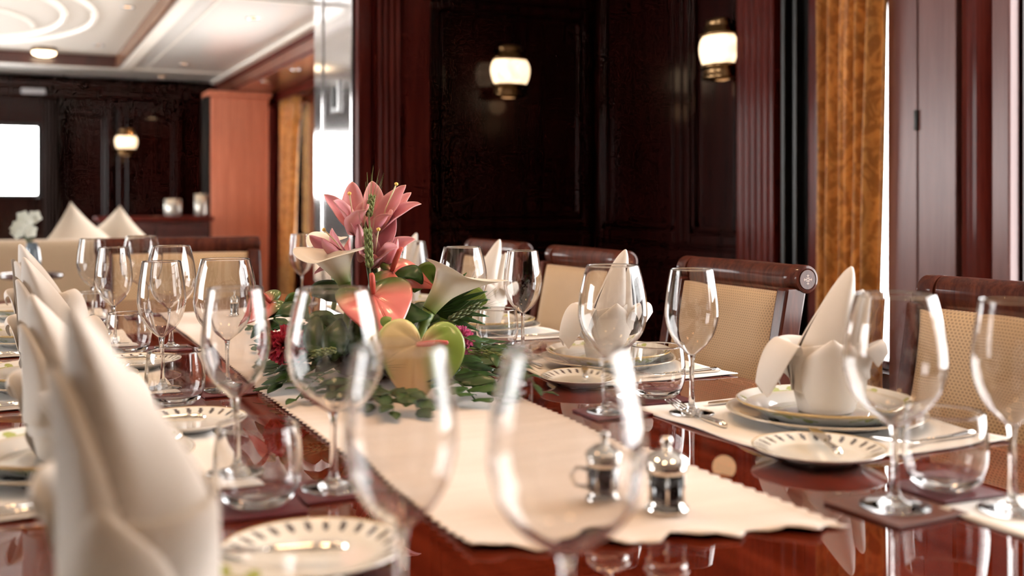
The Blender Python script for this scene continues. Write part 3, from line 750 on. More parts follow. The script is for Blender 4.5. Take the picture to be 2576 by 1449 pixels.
# ------------------------------------------------------------------ place settings
ZM = TT + .0003            # underside of what stands on the bare table
ZT = TT + .0030            # on a placemat
def setting(nm, side, py, plate, mat=True, big=None, white=None, tum=None, bread=None, nap=True, bigb=False, cut=True, pz=0, nrot=0, nh=1, px=None, nw=1):
    s = 1 if side == 'c' else -1
    px = px or .58 + s * .508
    if mat: place(MAT, 'white linen placemat at ' + nm, (.58 + s * .494, py, TT), 0, 'linen placemats')
    if plate:
        place(CHARGER, 'gold-rimmed charger plate at ' + nm, (px, py, ZT), 0, 'charger plates', (.95, .95, 1))
        place(PLATE, 'dinner plate with green vine border at ' + nm, (px, py, ZT + .0080), R(30 * (py * 7 % 6)), 'vine dinner plates', (.96, .96, 1))
        if nap:
            o = place(NAP2 if py < .9 else NAP, 'tall folded white napkin at ' + nm, (px, py, ZT + .0152), (0 if s > 0 else PI) + R(nrot), 'folded napkins', (nw, nw, nh))
    if bread:
        bx, by = bread
        place(BREAD, 'small bread plate with dark ticks at ' + nm, (bx, by, ZT), 0, 'bread plates', (.965, .965, 1))
        place(BKNIFE, 'silver butter knife across the bread plate at ' + nm, (bx - .02 * s, by + .035 * s if s < 0 else by - .06, ZT + .0158), R(62) if s > 0 else R(160), 'butter knives')
    if cut:
        y1 = py - s * .178
        if s > 0:
            place(FORK, 'dinner fork beside the plate at ' + nm, (1.235, py - .170, ZT), PI, 'dinner forks')
            place(KNIFE, 'dinner knife beside the plate at ' + nm, (1.235, py + .172, ZT), PI, 'dinner knives')
            place(DFORK, 'dessert fork above the plate at ' + nm, (.935, py + .02, ZT), R(86), 'dessert forks')
        else:
            place(FORK, 'dinner fork beside the plate at ' + nm, (-.075, py + .180, ZT), 0, 'dinner forks')
            place(KNIFE, 'dinner knife beside the plate at ' + nm, (-.075, py - .172, ZT), 0, 'dinner knives')
            place(SPOON, 'spoon next to the knife at ' + nm, (-.075, py - .192, ZT), 0, 'spoons')
    if big:
        place(COASTB if bigb else COAST, ('brown leather' if bigb else 'burgundy') + ' coaster under the red wine glass at ' + nm, (big[0], big[1], ZM), R(3), 'coasters')
        place(BIG, 'large round-bowled wine glass at ' + nm, (big[0], big[1], ZM + .0038), 0, 'large wine glasses')
    if white:
        place(WHITE, 'slender wine glass at ' + nm, (white[0], white[1], (ZT if mat and white[2] else ZM)), 0, 'slender wine glasses')
    if tum:
        place(COAST, 'burgundy coaster under the tumbler at ' + nm, (tum[0], tum[1], ZM), R(-2), 'coasters')
        place(TUM, 'clear round-bottomed tumbler at ' + nm, (tum[0], tum[1], ZM + .0038), 0, 'tumblers')
PC = ['the front place on the curtain side', 'the second place on the curtain side', 'the third place on the curtain side', 'the fourth place on the curtain side', 'the last place on the curtain side']
PO = ['the front place on the open side', 'the second place on the open side', 'the third place on the open side', 'the fourth place on the open side', 'the last place on the open side']
setting(PC[0], 'c', .635, False, True, (.857, .862), (.96, .80, 1), (.965, .895), nap=False, bigb=True, cut=False)
setting(PC[1], 'c', 1.245, True, True, (.85, 1.44), (.953, 1.376, 1), (.977, 1.51), (.935, 1.07), nrot=-8, px=1.10)
setting(PC[2], 'c', 1.86, True, True, (.893, 2.15), (.985, 2.04, 1), (.985, 2.17), (.935, 1.69), nrot=10)
setting(PC[3], 'c', 2.48, True, True, None, (.98, 2.70, 0), None, None, nrot=4)
setting(PC[4], 'c', 3.10, True, True, None, (.86, 3.42, 0), None, None, nrot=-4, cut=False)
setting(PO[0], 'o', .79, True, True, (.342, .64), (.257, .735, 1), None, (.252, .958), cut=False, nrot=-8, nh=1.13, px=.085, nw=1)
setting(PO[1], 'o', 1.42, True, True, (.336, 1.19), (.249, 1.31, 1), (.244, 1.16), (.235, 1.598), nrot=-6, nh=.93)
setting(PO[2], 'o', 2.06, True, True, (.34, 1.88), (.243, 1.945, 1), (.244, 1.785), (.235, 2.238), nrot=0)
setting(PO[3], 'o', 2.69, True, True, (.33, 2.48), (.218, 2.575, 1), (.236, 2.425), None, nrot=6)
setting(PO[4], 'o', 3.30, True, True, (.345, 3.20), (.213, 3.17, 1), (.205, 3.02), None, cut=False, nap=False)

# condiment pots on the runner
def pot(lab, loc, side, rz=0, name='condiment_pot'):
    t = thing(name, lab, 'condiment pot', loc, rz, 'silver condiment pots')
    MB().lathe([(0, 0), (.023, 0), (.024, .004), (.020, .007), (.0195, .012)], 32).build('base', 'silver', t)
    MB().lathe([(.0188, .012), (.0188, .040), (.0, .040)], 32).build('liner', 'pot_blue', t)
    mb = MB()
    for k in range(6):
        a = k * PI / 3; mb.tube([(.0195 * cos(a), .0195 * sin(a), .010), (.0197 * cos(a), .0197 * sin(a), .042)], .0016, 6)
    mb.lathe([(.0198, .040), (.0215, .041), (.022, .047), (.0205, .049)], 32); mb.build('cage', 'silver', t)
    MB().lathe(spline([(.0215, .0492), (.024, .051), (.021, .056), (.012, .062), (.006, .064), (.004, .067), (.0065, .072), (.0045, .077), (0, .078)], 4), 32).build('lid', 'silver', t)
    if side:
        MB().tube([(-.021, 0, .036), (-.033, 0, .038), (-.040, 0, .028), (-.034, 0, .016), (-.021, 0, .014)], .0024, 8).build('handle', 'silver', t)
    return t
ZP = ZR + .0045
pot('silver lidded pot with a loop handle on the front end of the runner', (.585, 1.0, ZP), True, R(-25))
pot('silver lidded pot without handle at the front end of the runner', (.626, .95, ZP), False)
pot('distant silver pot whose lid shows through a glass beyond the flowers', (.575, 3.02, ZP), False)

# ------------------------------------------------------------------ chairs
def make_chair(fabric):
    t = thing('dining_chair', '', 'chair')
    w = .215
    # back posts with rolled tops (local: sitter faces +y, back at -y)
    yb = lambda z: -.20 - .02 - .085 * max(0, (z - .45) / .5) ** 1.25
    for s in (-1, 1):
        mb = MB(); pts = []
        zs = [0, .2, .44, .55, .7, .82, .90]
        poly = []
        for z in zs: poly.append((yb(z) + .026 + (.02 if z < .1 else 0) * 0, z))
        for z in reversed(zs): poly.append((yb(z) - .026 - (.06 * (1 - z / .44) if z < .44 else 0), z))
        mb.prism(poly, s * (w - .034) if s > 0 else -w, w if s > 0 else -(w - .034), lambda u, v, q: (q, u, v))
        mb.build('back_post', 'chair_wood', t, smooth=False, bevel=.005, recalc=True)
        sc = MB().lathe([(0, 0), (.020, 0), (.0215, .002), (.023, .0005), (.028, .002), (.0295, .006), (.0295, .040), (0, .040)], 36, None, (s * (w + .004), yb(.918) - .020, .918), (-s, 0, 0)).build('scroll', 'chair_wood', t, flat_angle=40)
        mb = MB(); cx, cy, cz = s * (w + .0046), yb(.918) - .020, .918
        for k in range(8):
            a = k * PI / 4; L = .011 if k % 2 == 0 else .006
            d = Vector((0, cos(a), sin(a))); e = Vector((0, -sin(a), cos(a)))
            c = Vector((cx, cy, cz)); i = len(mb.v)
            for p in (c + d * .002 + e * .0006, c + d * L + e * .0003, c + d * L - e * .0003, c + d * .002 - e * .0006): mb.vert(p)
            mb.f.append((i, i + 1, i + 2, i + 3))
            if k % 2 == 0:
                i = len(mb.v)
                for p in (c + d * L * .72 + e * .003, c + d * (L * .72 + .0008) + e * .003, c + d * (L * .72 + .0008) - e * .003, c + d * L * .72 - e * .003): mb.vert(p)
                mb.f.append((i, i + 1, i + 2, i + 3))
        mb.build('star_inlay', 'inlay', sc, smooth=False)
        f = MB().lathe([(0, 0), (.016, 0), (.018, .05), (.024, .40), (.024, .43), (0, .43)], 24, None, (s * .20, .20, 0)); f.build('leg', 'chair_wood', t)
    # top rail, rolled backwards and bowed
    mb = MB()
    def rail(u, v):
        x = (-(w - .036) + 2 * (w - .036) * u); bow = .018 * (1 - (x / w) ** 2)
        a = 2 * PI * v
        yy = .024 * cos(a) * (1 if cos(a) > 0 else 1.15); zz = .030 * sin(a)
        if sin(a) < 0 and cos(a) > .0: zz *= 1.25
        return (x, yb(.915) - .014 - bow + yy, .915 + zz + .002)
    mb.grid(rail, 16, 28, wrap=True); n = 28
    mb.f.append(tuple(range(0, n))); mb.f.append(tuple(reversed(range(16 * n, 17 * n))))
    mb.build('top_rail', 'chair_wood', t, recalc=True, flat_angle=50)
    MB().box((-(w - .036), -.245, .47), (w - .036, -.205, .535)).build('lower_rail', 'chair_wood', t, smooth=False, bevel=.006)
    def pad(u, v):
        x = (-(w - .035) + 2 * (w - .035) * u); z = .536 + (.888 - .536) * v
        e = min(1, min(u, 1 - u) * 9, min(v, 1 - v) * 9) ** .5
        return (x, yb(z) + .010 + .014 * e - .010 * (1 - (x / w) ** 2), z)
    MB().grid(pad, 40, 40).build('back_cushion', fabric, t, solid=.012)
    MB().box((-.235, -.19, .395), (.235, .235, .432)).build('seat_frame', 'chair_wood', t, smooth=False, bevel=.01)
    def seat(u, v):
        x, y = (u * 2 - 1), (v * 2 - 1); h = .045 * ((1 - x ** 4) * (1 - y ** 4)) ** .4
        return (x * .225, .02 + y * .205, .434 + h)
    MB().grid(seat, 20, 20).build('seat', fabric, t)
    return t
CH = make_chair('cane')
CG = 'mahogany dining chairs'
CX = 1.17
def chair(lab, loc, rz, sc=None): place(CH, lab, loc, rz, CG, sc)
chair('mahogany chair with star-inlaid scroll and woven back, standing clear before the red pilaster', (CX, 1.955, 0), R(90))
chair('mahogany chair with woven back nearest the pink lacquered panel', (CX + .02, 1.22, 0), R(90))
chair('mahogany chair with tan back behind the big glass and third napkin', (CX, 2.655, 0), R(90))
chair('mahogany chair mostly hidden behind the white calla and a napkin', (CX, 3.28, 0), R(90))
chair('mahogany chair with tan back at the far head of the table', (.57, 3.74, 0), R(180), (1.32, 1, 1))

# ------------------------------------------------------------------ flower arrangement
fa = thing('flower_arrangement', 'flower centrepiece of pink lilies, white callas and anthuriums on the runner', 'flowers', (.632, 1.93, TT + .0055))
FO = Vector(fa.location)
L = lambda p: Vector(p) - FO          # world -> local
def F(px, py, d=2.0): return L(at(px, py, d))
TOCAM = -FWD
UP = Vector((0, 0, 1))
MB().lathe([(0, .002), (.075, .002), (.085, .012), (.085, .05), (.06, .085), (0, .095)], 32).build('foam_bowl', plain('moss_base', (.012, .02, .006, 1), .9), fa)

def blade(mb, p0, p1, p2, wfn, face, cup=0, col=None, nu=12, nv=6, wave=0, fold=0):
    p0, p1, p2 = Vector(p0), Vector(p1), Vector(p2); face = Vector(face).normalized()
    def fn(u, v):
        s = v * 2 - 1
        p = p0 * (1 - u) ** 2 + p1 * (2 * u * (1 - u)) + p2 * u * u
        t = ((p1 - p0) * (1 - u) + (p2 - p1) * u).normalized()
        n = (face - t * face.dot(t)); n = n.normalized() if n.length > 1e-4 else t.orthogonal().normalized()
        sd = t.cross(n)
        w = wfn(u)
        return p + sd * (s * w) + n * (cup * w * (s * s) * 2 + fold * w * abs(s) + wave * w * sin(u * 14 + (3 if s > 0 else 0)) * abs(s))
    mb.grid(fn, nu, nv, col)
lilyw = lambda W: (lambda u: W * (sin(PI * min(1, .10 + .90 * u)) ** .75) * (1 - .25 * u) + .0004)
def pinkcol(u, v, hue):
    s = abs(v * 2 - 1)
    c = lerp((.66, .23, .27, 1), (.80, .42, .44, 1), min(1, s * .9 + .1 * u)); c = lerp(c, (.56, .14, .21, 1), max(0, .5 - u) * hue)
    if u > .93: c = lerp(c, (.62, .38, .24, 1), .6)
    return c
def lily(c, axis, petals, lab=None, W=.019, pistil=None):
    """c: throat, petals: list of (tip, bulge, width factor)"""
    c = Vector(c); axis = Vector(axis).normalized()
    t = thing('lily', '', 'x'); del t['category'], t['label']; t.parent = fa
    if lab: t['label'] = lab
    for tip, out, wf in petals:
        tip = Vector(tip); mid = (c + tip) / 2 + axis * out * .2 + (tip - c - axis * (tip - c).dot(axis)) * .12 + axis * out
        mb = MB(); h = random.uniform(.6, 1.4)
        blade(mb, c, mid, tip, lilyw(W * wf), axis if out >= 0 else -axis, .32, lambda u, v: pinkcol(u, v, h), 14, 8, .07)
        mb.build('petal', 'petal', t, solid=.0008)
    if pistil:
        p = Vector(pistil); mb = MB(); mb.tube([c, (c + p) / 2 + UP * .004, p], [.0011, .0012, .0015], 8); o = mb.build('pistil', plain('pale_pistil', (.70, .62, .38, 1), .5), t)
        MB().lathe([(0, -.003), (.003, -.002), (.0035, .001), (.002, .003), (0, .003)], 12, None, p, (p - c).normalized()).build('stigma', 'pollen', o) if False else None
        MB().lathe([(0, -.003), (.003, -.002), (.0038, .001), (.002, .003), (0, .003)], 12, None, p, (p - c).normalized()).build('stigma', 'pollen', t)
    return t
# upper left lily
lily(F(893, 590, 1.98), TOCAM * .6 + UP * .8, [(F(886, 457, 2.02), .01, 1.15), (F(815, 489, 1.97), .012, 1.0), (F(942, 498, 2.0), .012, .95), (F(838, 505, 1.93), .016, 1.15), (F(925, 528, 1.90), .022, 1.35), (F(878, 515, 2.03), .004, 1.1)], pistil=F(879, 487, 1.95))
# upper right lily
lily(F(948, 590, 1.99), TOCAM * .5 + UP * .8, [(F(936, 455, 2.03), .008, 1.2), (F(1021, 465, 2.0), .010, 1.25), (F(1060, 513, 1.99), .02, .95), (F(1034, 484, 2.04), .006, 1.0), (F(985, 540, 1.92), .02, 1.1), (F(960, 500, 2.04), .004, 1.0)], pistil=F(997, 463, 1.98))
# middle right lily
lily(F(940, 672, 1.97), TOCAM * .6 + UP * .6, [(F(990, 532, 2.0), .012, 1.5), (F(1045, 602, 1.97), .018, 1.0), (F(1000, 622, 1.91), .018, 1.0), (F(915, 575, 1.98), .01, 1.1), (F(905, 640, 1.9), .016, 1.0), (F(960, 560, 2.02), .008, 1.2)], pistil=F(952, 577, 1.93))
# low left lily, opening away
lily(F(880, 655, 2.0), TOCAM * .3 + RGT * -.7 + UP * .3, [(F(778, 592, 2.0), .010, 1.0), (F(747, 650, 1.97), .012, 1.0), (F(790, 690, 1.94), .01, .9), (F(835, 574, 2.03), .01, .9), (F(810, 600, 1.95), .014, .8), (F(880, 600, 2.05), .0, .9)], pistil=F(815, 578, 1.97))
# closed bud clutch at the heart
for a, b, w in (((905, 660), (900, 560), .012), ((960, 690), (1000, 600), .012), ((930, 640), (905, 585), .010)):
    mb = MB(); blade(mb, F(*a, 1.96), F((a[0] + b[0]) / 2 + 8, (a[1] + b[1]) / 2, 1.93), F(*b, 1.95), lilyw(w), TOCAM, -.5, lambda u, v: pinkcol(u, v, 1)); mb.build('lily_bud', 'petal', fa, solid=.001)

# calla lilies
def calla(base, mouth, tip, r0, r1, flare, lab=None):
    base, mouth, tip = Vector(base), Vector(mouth), Vector(tip)
    ax = (mouth - base).normalized(); H = (mouth - base).length
    td = tip - mouth; td = (td - ax * td.dot(ax)).normalized(); sd = ax.cross(td)
    ext = (tip - mouth).length; rise = (tip - mouth).dot(ax)
    def fn(u, v):
        a = 2 * PI * v
        rr_ = r0 + (r1 - r0) * (u ** 1.5)
        lobe = max(0, cos(a)) ** 1.3
        e = max(0, (u - .45) / .55) ** 1.6
        back = max(0, -cos(a)) ** 2
        p = base + ax * (H * u - back * e * flare * .6 * H * .3) + td * (rr_ * cos(a) * (1 + .15 * e)) + sd * (rr_ * sin(a))
        p += td * (lobe * e * (ext - r1)) + ax * (lobe * e * rise)
        p += (td * cos(a) + sd * sin(a)) * (flare * r1 * max(0, (u - .82) / .18) ** 2 * (1 - lobe * .7)) - ax * (.008 * max(0, (u - .86) / .14) ** 2 * (1 - lobe))
        return p
    def col(u, v):
        c = lerp((.16, .24, .03, 1), (.66, .60, .36, 1), min(1, u * 2.4)); return lerp(c, (.84, .79, .70, 1), max(0, min(1, (u - .25) * 2.2)))
    t = thing('calla_lily', '', 'x'); del t['category'], t['label']; t.parent = fa
    MB().grid(fn, 22, 40, col, wrap=True).build('spathe', 'calla', t, solid=.0012, sub=1)
    MB().tube([base + ax * H * .3, base + ax * H * .85 + td * .002], [.004, .003], 10).build('spadix', 'pollen', t)
    MB().tube([base + ax * .004, base - ax * .03 - UP * .02, base - UP * .09], [r0 * .95, r0 * .8, .005], 10).build('stem', plain('calla_stem', (.13, .19, .03, 1), .4), t)
    return t
calla(F(868, 714, 1.93), F(838, 636, 1.93), F(768, 612, 1.95), .012, .040, .55)
calla(F(1078, 782, 1.90), F(1150, 682, 1.92), F(1252, 684, 1.95), .013, .036, .5)
calla(F(838, 660, 2.06), F(820, 600, 2.06), F(795, 580, 2.08), .010, .028, .4)

# anthuriums
def anthurium(c, up, nrm, Wd, Hd, cols, spad, bend=.25, lab=None, roll=0):
    """c: where the spadix joins; up: towards the lobes; nrm: face of the spathe"""
    c = Vector(c); nrm = Vector(nrm).normalized(); up = Vector(up); up = (up - nrm * up.dot(nrm)).normalized(); sd = up.cross(nrm)
    t = thing('anthurium', '', 'x'); del t['category'], t['label']; t.parent = fa
    if lab: t['label'] = lab
    N = 72
    def outline(a):                   # a = 0 at the tip, measured around
        x = sin(a); 
        hx = 16 * sin(a) ** 3 / 16; hy = (13 * cos(a) - 5 * cos(2 * a) - 2 * cos(3 * a) - cos(4 * a)) / 17
        return hx, hy
    def fn(u, v):
        a = 2 * PI * v + PI
        hx, hy = outline(a)
        x = hx * u * Wd / 2; y = (.29 + (hy - .29) * u) * Hd / 1.7 - .29 * Hd / 1.7
        z = bend * (-(y / Hd) ** 2 * Hd * .6 + (x / Wd) ** 2 * Wd * .9) + .012 * u * (1 - u) + (-.0022 * (.5 + .5 * cos(a * 11)) ** 4 * sin(PI * u) ** .6) - .004 * u ** 6 * 1.0
        return c + sd * x + up * y + nrm * z
    def col(u, v):
        a = 2 * PI * v + PI; hx, hy = outline(a)
        return cols(hx * u, .29 + (hy - .29) * u, u)
    MB().grid(fn, 18, N, col, wrap=True).build('spathe', 'waxy', t, solid=.0014)
    p = Vector(spad); d = p - c
    MB().tube([c + nrm * .003, c + d * .3 + nrm * .008, c + d * .7 + nrm * .009, p, p + d * .03], [.0038, .0052, .0048, .0036, .001], 12).build('spadix', 'spadix_red', t)
    MB().tube([c - nrm * .002, c - nrm * .02 - UP * .03, c * .35 - UP * .0 + Vector((0, 0, .06)) * .5], [.003, .003, .003], 8).build('stem', 'stem_green', t)
    return t
def green_cols(x, y, u):
    c = lerp((.74, .46, .25, 1), (.72, .57, .28, 1), min(1, max(0, (y + .6) * .8)))
    g = max(0, min(1, (x * .9 + y * .55 - .05 + u * .35 - .25) * 1.6)); c = lerp(c, (.24, .36, .06, 1), g)
    return lerp(c, (.30, .40, .08, 1), .7 * max(0, (u - .86) / .14) if y > -.3 else 0)
anthurium(F(1058, 866, 1.76), UP + RGT * .06, TOCAM * .95 + UP * .22 - RGT * .05, .148, .165, green_cols, F(1126, 862, 1.735), .18, 'pale green and peach anthurium, the large front one')
def pink_cols(x, y, u):
    g = max(0, min(1, (y * 1.3 + u * .35 - .30) * 1.8)); return lerp((.74, .17, .145, 1), (.09, .15, .025, 1), g)
anthurium(F(938, 742, 1.86), UP * .9 + RGT * -.18, TOCAM * .55 + UP * .75 + RGT * .12, .135, .15, pink_cols, F(934, 688, 1.85), .45, 'coral pink anthurium with a green lobe over the dark leaves')
anthurium(F(986, 684, 1.93), UP * .5 - RGT * .85, TOCAM * .45 + UP * .85 + RGT * .1, .095, .125, pink_cols, F(1012, 624, 1.92), .3, 'coral pink anthurium under the lilies')
anthurium(F(682, 762, 2.0), UP * .5 + RGT * .6, TOCAM * .5 + UP * .6 - RGT * .3, .075, .095, pink_cols, F(650, 735, 2.0), .3, 'small coral and green anthurium at the open side')

# carnations
def carnation(c, r, colr, lab):
    c = Vector(c); mb = MB(); rnd = random.Random(int(r * 1e5) + int(c.x * 1e4))
    for k in range(46):
        z = rnd.uniform(-.25, 1); a = rnd.uniform(0, 2 * PI); q = math.sqrt(max(0, 1 - z * z))
        d = (TOCAM * z + RGT * (q * cos(a)) + UP * (q * sin(a))).normalized()
        tip = c + d * r * rnd.uniform(.85, 1.05); f = d.orthogonal().normalized(); f = Matrix.Rotation(rnd.uniform(0, 6.28), 3, d) @ f
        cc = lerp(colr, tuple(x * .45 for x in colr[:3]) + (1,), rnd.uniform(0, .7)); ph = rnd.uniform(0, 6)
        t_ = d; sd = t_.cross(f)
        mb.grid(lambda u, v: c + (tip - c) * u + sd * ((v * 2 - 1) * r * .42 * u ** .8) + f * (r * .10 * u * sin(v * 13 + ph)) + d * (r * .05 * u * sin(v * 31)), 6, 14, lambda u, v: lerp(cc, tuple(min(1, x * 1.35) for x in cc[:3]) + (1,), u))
    o = mb.build('carnation', 'petal', fa); o['label'] = lab
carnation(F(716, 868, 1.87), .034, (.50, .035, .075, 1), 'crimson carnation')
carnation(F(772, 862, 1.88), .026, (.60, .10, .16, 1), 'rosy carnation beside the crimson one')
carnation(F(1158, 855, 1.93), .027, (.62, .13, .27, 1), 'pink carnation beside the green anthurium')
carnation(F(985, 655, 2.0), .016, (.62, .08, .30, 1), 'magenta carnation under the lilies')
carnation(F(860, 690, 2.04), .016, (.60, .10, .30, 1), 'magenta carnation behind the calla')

# wheat ears
def wheat(p0, p1, r, mat, awn=.05, stem_to=None, name='wheat_ear'):
    p0, p1 = Vector(p0), Vector(p1); d = (p1 - p0).normalized(); n0 = d.orthogonal().normalized(); Ln = (p1 - p0).length
    mb = MB(); n = 9
    for k in range(n):
        for q in range(4):
            a = q * PI / 2 + k * .8; o = Matrix.Rotation(a, 3, d) @ n0
            c = p0 + d * (Ln * k / n) + o * r * .5
            e = c + d * (Ln / n * 1.6) + o * r * .5
            mb.tube([c, c.lerp(e, .45) + o * r * .25, e], [r * .25, r * .42, r * .08], 6)
            if (k + q) % 2 == 0: mb.tube([e, e + d * awn + o * awn * .22], [.0003, .0001], 4)
    t = mb.build(name, mat, fa)
    if stem_to is not None: MB().tube([p0, (p0 + Vector(stem_to)) / 2 + UP * .01, stem_to], .0012, 6).build('stem', mat, t)
wheat(F(930, 672, 1.86), F(925, 578, 1.87), .006, 'wheat', .045, F(935, 800, 1.9))
wheat(F(928, 545, 1.94), F(936, 492, 1.95), .0055, 'wheat', .05, F(932, 640, 1.92))
wheat(F(1130, 805, 1.88), F(1205, 768, 1.92), .0055, 'wheat_dark', .05, F(1050, 850, 1.9))
wheat(F(1180, 880, 1.84), F(1285, 905, 1.82), .0055, 'wheat', .05, F(1080, 880, 1.9))
wheat(F(845, 880, 1.80), F(780, 890, 1.77), .0055, 'wheat', .05, F(900, 870, 1.9))
wheat(F(900, 930, 1.78), F(960, 915, 1.76), .005, 'wheat_dark', .05, F(930, 880, 1.9))

# foliage
leafw = lambda W: (lambda u: W * sin(PI * (u * .97 + .015)) ** .8 * (1 - .2 * u) + .0003)
def gcol(a, b, k):
    return lambda u, v: lerp(lerp(a, b, k), b, .5 * max(0, 1 - abs(v * 2 - 1) * 8))
DG, MG, LG = (.009, .028, .005, 1), (.032, .090, .012, 1), (.16, .23, .035, 1)
def leaf(p0, p1, p2, w, k=.3, pal=(DG, MG), face=None, wave=.06):
    mb = MB(); blade(mb, p0, p1, p2, leafw(w), face or (UP * .7 + TOCAM * .6), 0, gcol(pal[0], pal[1], k), 14, 6, wave, -.12)
    mb.build('leaf', 'leaf', fa, solid=.0007)
def leafpx(a, m, b, w, d=(1.9, 1.88, 1.88), **k): leaf(F(a[0], a[1], d[0]), F(m[0], m[1], d[1]), F(b[0], b[1], d[2]), w, **k)
# broad leaves
leafpx((985, 700), (1040, 655), (1062, 715), .020, (1.92, 1.9, 1.9), pal=(DG, MG), k=.6)
leafpx((1040, 735), (1075, 665), (1112, 690), .024, (2.0, 2.0, 2.0), pal=(MG, LG), k=.5, face=TOCAM)
leafpx((1090, 850), (1150, 720), (1225, 760), .045, (2.02, 2.02, 2.02), pal=(MG, LG), k=.85, face=TOCAM + UP * .2)
leafpx((960, 760), (1010, 790), (1085, 795), .028, (1.9, 1.87, 1.88), pal=(DG, MG), k=.5)
leafpx((985, 800), (960, 800), (985, 830), .012, (1.8, 1.79, 1.79), pal=(MG, LG), k=.7)
leafpx((870, 760), (820, 700), (765, 740), .028, (1.95, 1.93, 1.95), pal=(DG, MG), k=.2)
leafpx((860, 800), (835, 850), (842, 910), .030, (1.84, 1.8, 1.8), pal=(DG, MG), k=.3)
leafpx((900, 800), (920, 860), (930, 930), .030, (1.84, 1.8, 1.8), pal=(DG, MG), k=.2)
leafpx((790, 790), (770, 840), (790, 900), .028, (1.88, 1.84, 1.83), pal=(DG, MG), k=.35)
leafpx((760, 800), (720, 750), (670, 800), .022, (1.96, 1.97, 1.98), pal=(DG, MG), k=.5)
leafpx((700, 830), (680, 800), (640, 850), .018, (1.98, 1.98, 1.98), pal=(DG, MG), k=.3)
leafpx((730, 790), (735, 745), (765, 755), .020, (2.0, 2.0, 2.0), pal=(MG, LG), k=.4, face=TOCAM)
# palm fan
for k in range(9):
    a = R(62 - k * 13); ex = 1120 + 115 * cos(a) * 1.0; ey = 770 - 95 * sin(a)
    leafpx((1085, 785), ((1085 + ex) / 2, (785 + ey) / 2 - 8), (ex, ey), .0055, (1.96, 1.95, 1.97), pal=(DG, MG), k=.55, face=TOCAM + UP * .4)
# ruscus and laurel sprays lying outwards on the cloth
rnd = random.Random(11)
def spray(p, q, n, ll, w, k=.4, lift=.02):
    p, q = Vector(p), Vector(q); d = (q - p); dn = d.normalized(); sdv = dn.cross(UP).normalized()
    mid = (p + q) / 2 + UP * lift
    pts = [p * (1 - t) ** 2 + mid * (2 * t * (1 - t)) + q * t * t for t in [i / 8 for i in range(9)]]
    MB().tube(pts, .0013, 6).build('sprig', 'stem_green', fa)
    for i in range(n):
        t = .12 + .88 * i / (n - 1); c = p * (1 - t) ** 2 + mid * (2 * t * (1 - t)) + q * t * t
        s = 1 if i % 2 else -1
        dd = (dn * rnd.uniform(.6, 1.0) + sdv * s * (rnd.uniform(.5, .95) if i < n - 1 else 0) + UP * rnd.uniform(-.02, .28)).normalized()
        e = c + dd * ll * rnd.uniform(.75, 1.1)
        e.z = max(e.z, .004)
        leaf(c, (c + e) / 2 + UP * .008, e, w * rnd.uniform(.8, 1.15), rnd.uniform(.1, .9) * k * 2, face=UP + TOCAM * .25 + Vector((rnd.uniform(-.3, .3), rnd.uniform(-.3, .3), 0)))
Gd = lambda px, py, z=.012: L((lambda d: at(px, py, d))((EYE - TT - z) * 2700 / (py - 505)))
heart = Vector((0, 0, .06))
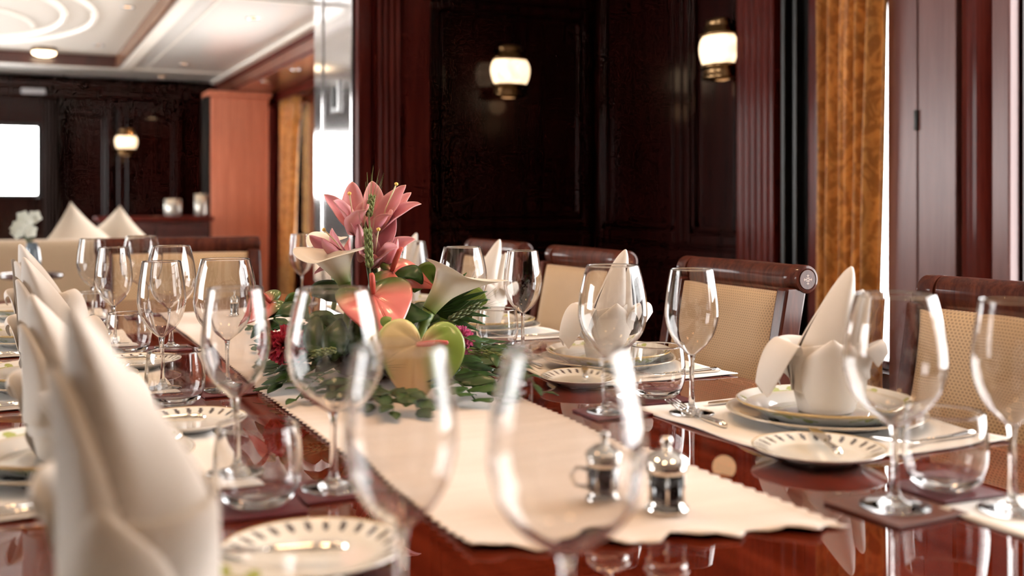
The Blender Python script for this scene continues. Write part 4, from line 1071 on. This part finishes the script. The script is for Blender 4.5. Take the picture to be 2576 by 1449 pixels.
for a, b, n, ll, w, k in (((1120, 905), (1225, 985), 9, .062, .017, .30), ((1120, 880), (1270, 905), 10, .060, .016, .3), ((1120, 870), (1275, 880), 10, .055, .014, .3), ((1110, 950), (1195, 1005), 9, .062, .018, .45), ((1120, 900), (1250, 945), 9, .062, .018, .25),
                          ((1010, 985), (1060, 1030), 6, .050, .017, .4), ((970, 985), (985, 1035), 7, .050, .015, .3), ((930, 975), (915, 1015), 7, .055, .016, .25), ((880, 960), (840, 995), 8, .058, .017, .2), ((840, 940), (745, 1005), 10, .045, .008, .45), ((900, 965), (880, 1005), 7, .055, .017, .25),
                          ((800, 925), (700, 975), 10, .052, .010, .10), ((800, 900), (690, 935), 9, .058, .015, .2), ((800, 860), (665, 885), 9, .058, .015, .25), ((790, 830), (640, 830), 9, .058, .014, .35), ((800, 880), (720, 955), 9, .058, .016, .2), ((1150, 840), (1350, 985), 9, .045, .009, .3)):
    spray(L(at(a[0], a[1], 1.86)) if a[1] < 945 else Gd(a[0], a[1], .03), Gd(b[0], b[1]), n, ll, w, k)
for k in range(52):      # dense inner greenery
    a = rnd.uniform(0, 2 * PI); r0 = rnd.uniform(.03, .10); c = Vector((r0 * cos(a), r0 * sin(a), rnd.uniform(.03, .10)))
    e = c + Vector((cos(a) * rnd.uniform(.05, .10), sin(a) * rnd.uniform(.05, .10), rnd.uniform(-.06, .05))); e.z = max(e.z, .01)
    leaf(c, (c + e) / 2 + UP * .025, e, rnd.uniform(.017, .028), rnd.uniform(.03, .4))
for k in range(7):
    a = F(930 + rnd.uniform(-25, 25), 620 + rnd.uniform(-20, 20), 2.0); MB().tube([a, (a + heart) / 2, heart], .0028, 8).build('stem', 'stem_green', fa)

for o in list(bpy.data.objects):      # nothing of the arrangement dips into the cloth
    r_ = o
    while r_.parent: r_ = r_.parent
    if r_ == fa and o.type == 'MESH':
        for v in o.data.vertices:
            if v.co.z < .0015: v.co.z = .0015

# ------------------------------------------------------------------ camera and output look
cam = bpy.data.cameras.new('camera'); co = bpy.data.objects.new('camera', cam); COL.objects.link(co); S.camera = co
co.location = (0, 0, EYE); co.rotation_euler = (R(90), 0, -HEAD)
cam.sensor_width = 36; cam.lens = 36 * 2700 / 2576; cam.shift_y = (505 - 724.5) / 2576
cam.clip_start = .02
cam.dof.use_dof = True; cam.dof.focus_distance = 2.02; cam.dof.aperture_fstop = 2.8
vs = S.view_settings
S.display_settings.display_device = 'sRGB'; vs.view_transform = 'Standard'; vs.look = 'None'; vs.gamma = 1; vs.exposure = 0.16
try: vs.use_curve_mapping = False
except Exception: pass
cy = S.cycles
cy.use_light_tree = False; cy.max_bounces = 15; cy.transmission_bounces = 13; cy.use_adaptive_sampling = True; cy.adaptive_threshold = .03; cy.adaptive_min_samples = 12; cy.glossy_bounces = 6; cy.diffuse_bounces = 3; cy.transparent_max_bounces = 12
cy.caustics_reflective = True; cy.caustics_refractive = True; cy.blur_glossy = .6; cy.sample_clamp_indirect = 6
cy.use_denoising = True
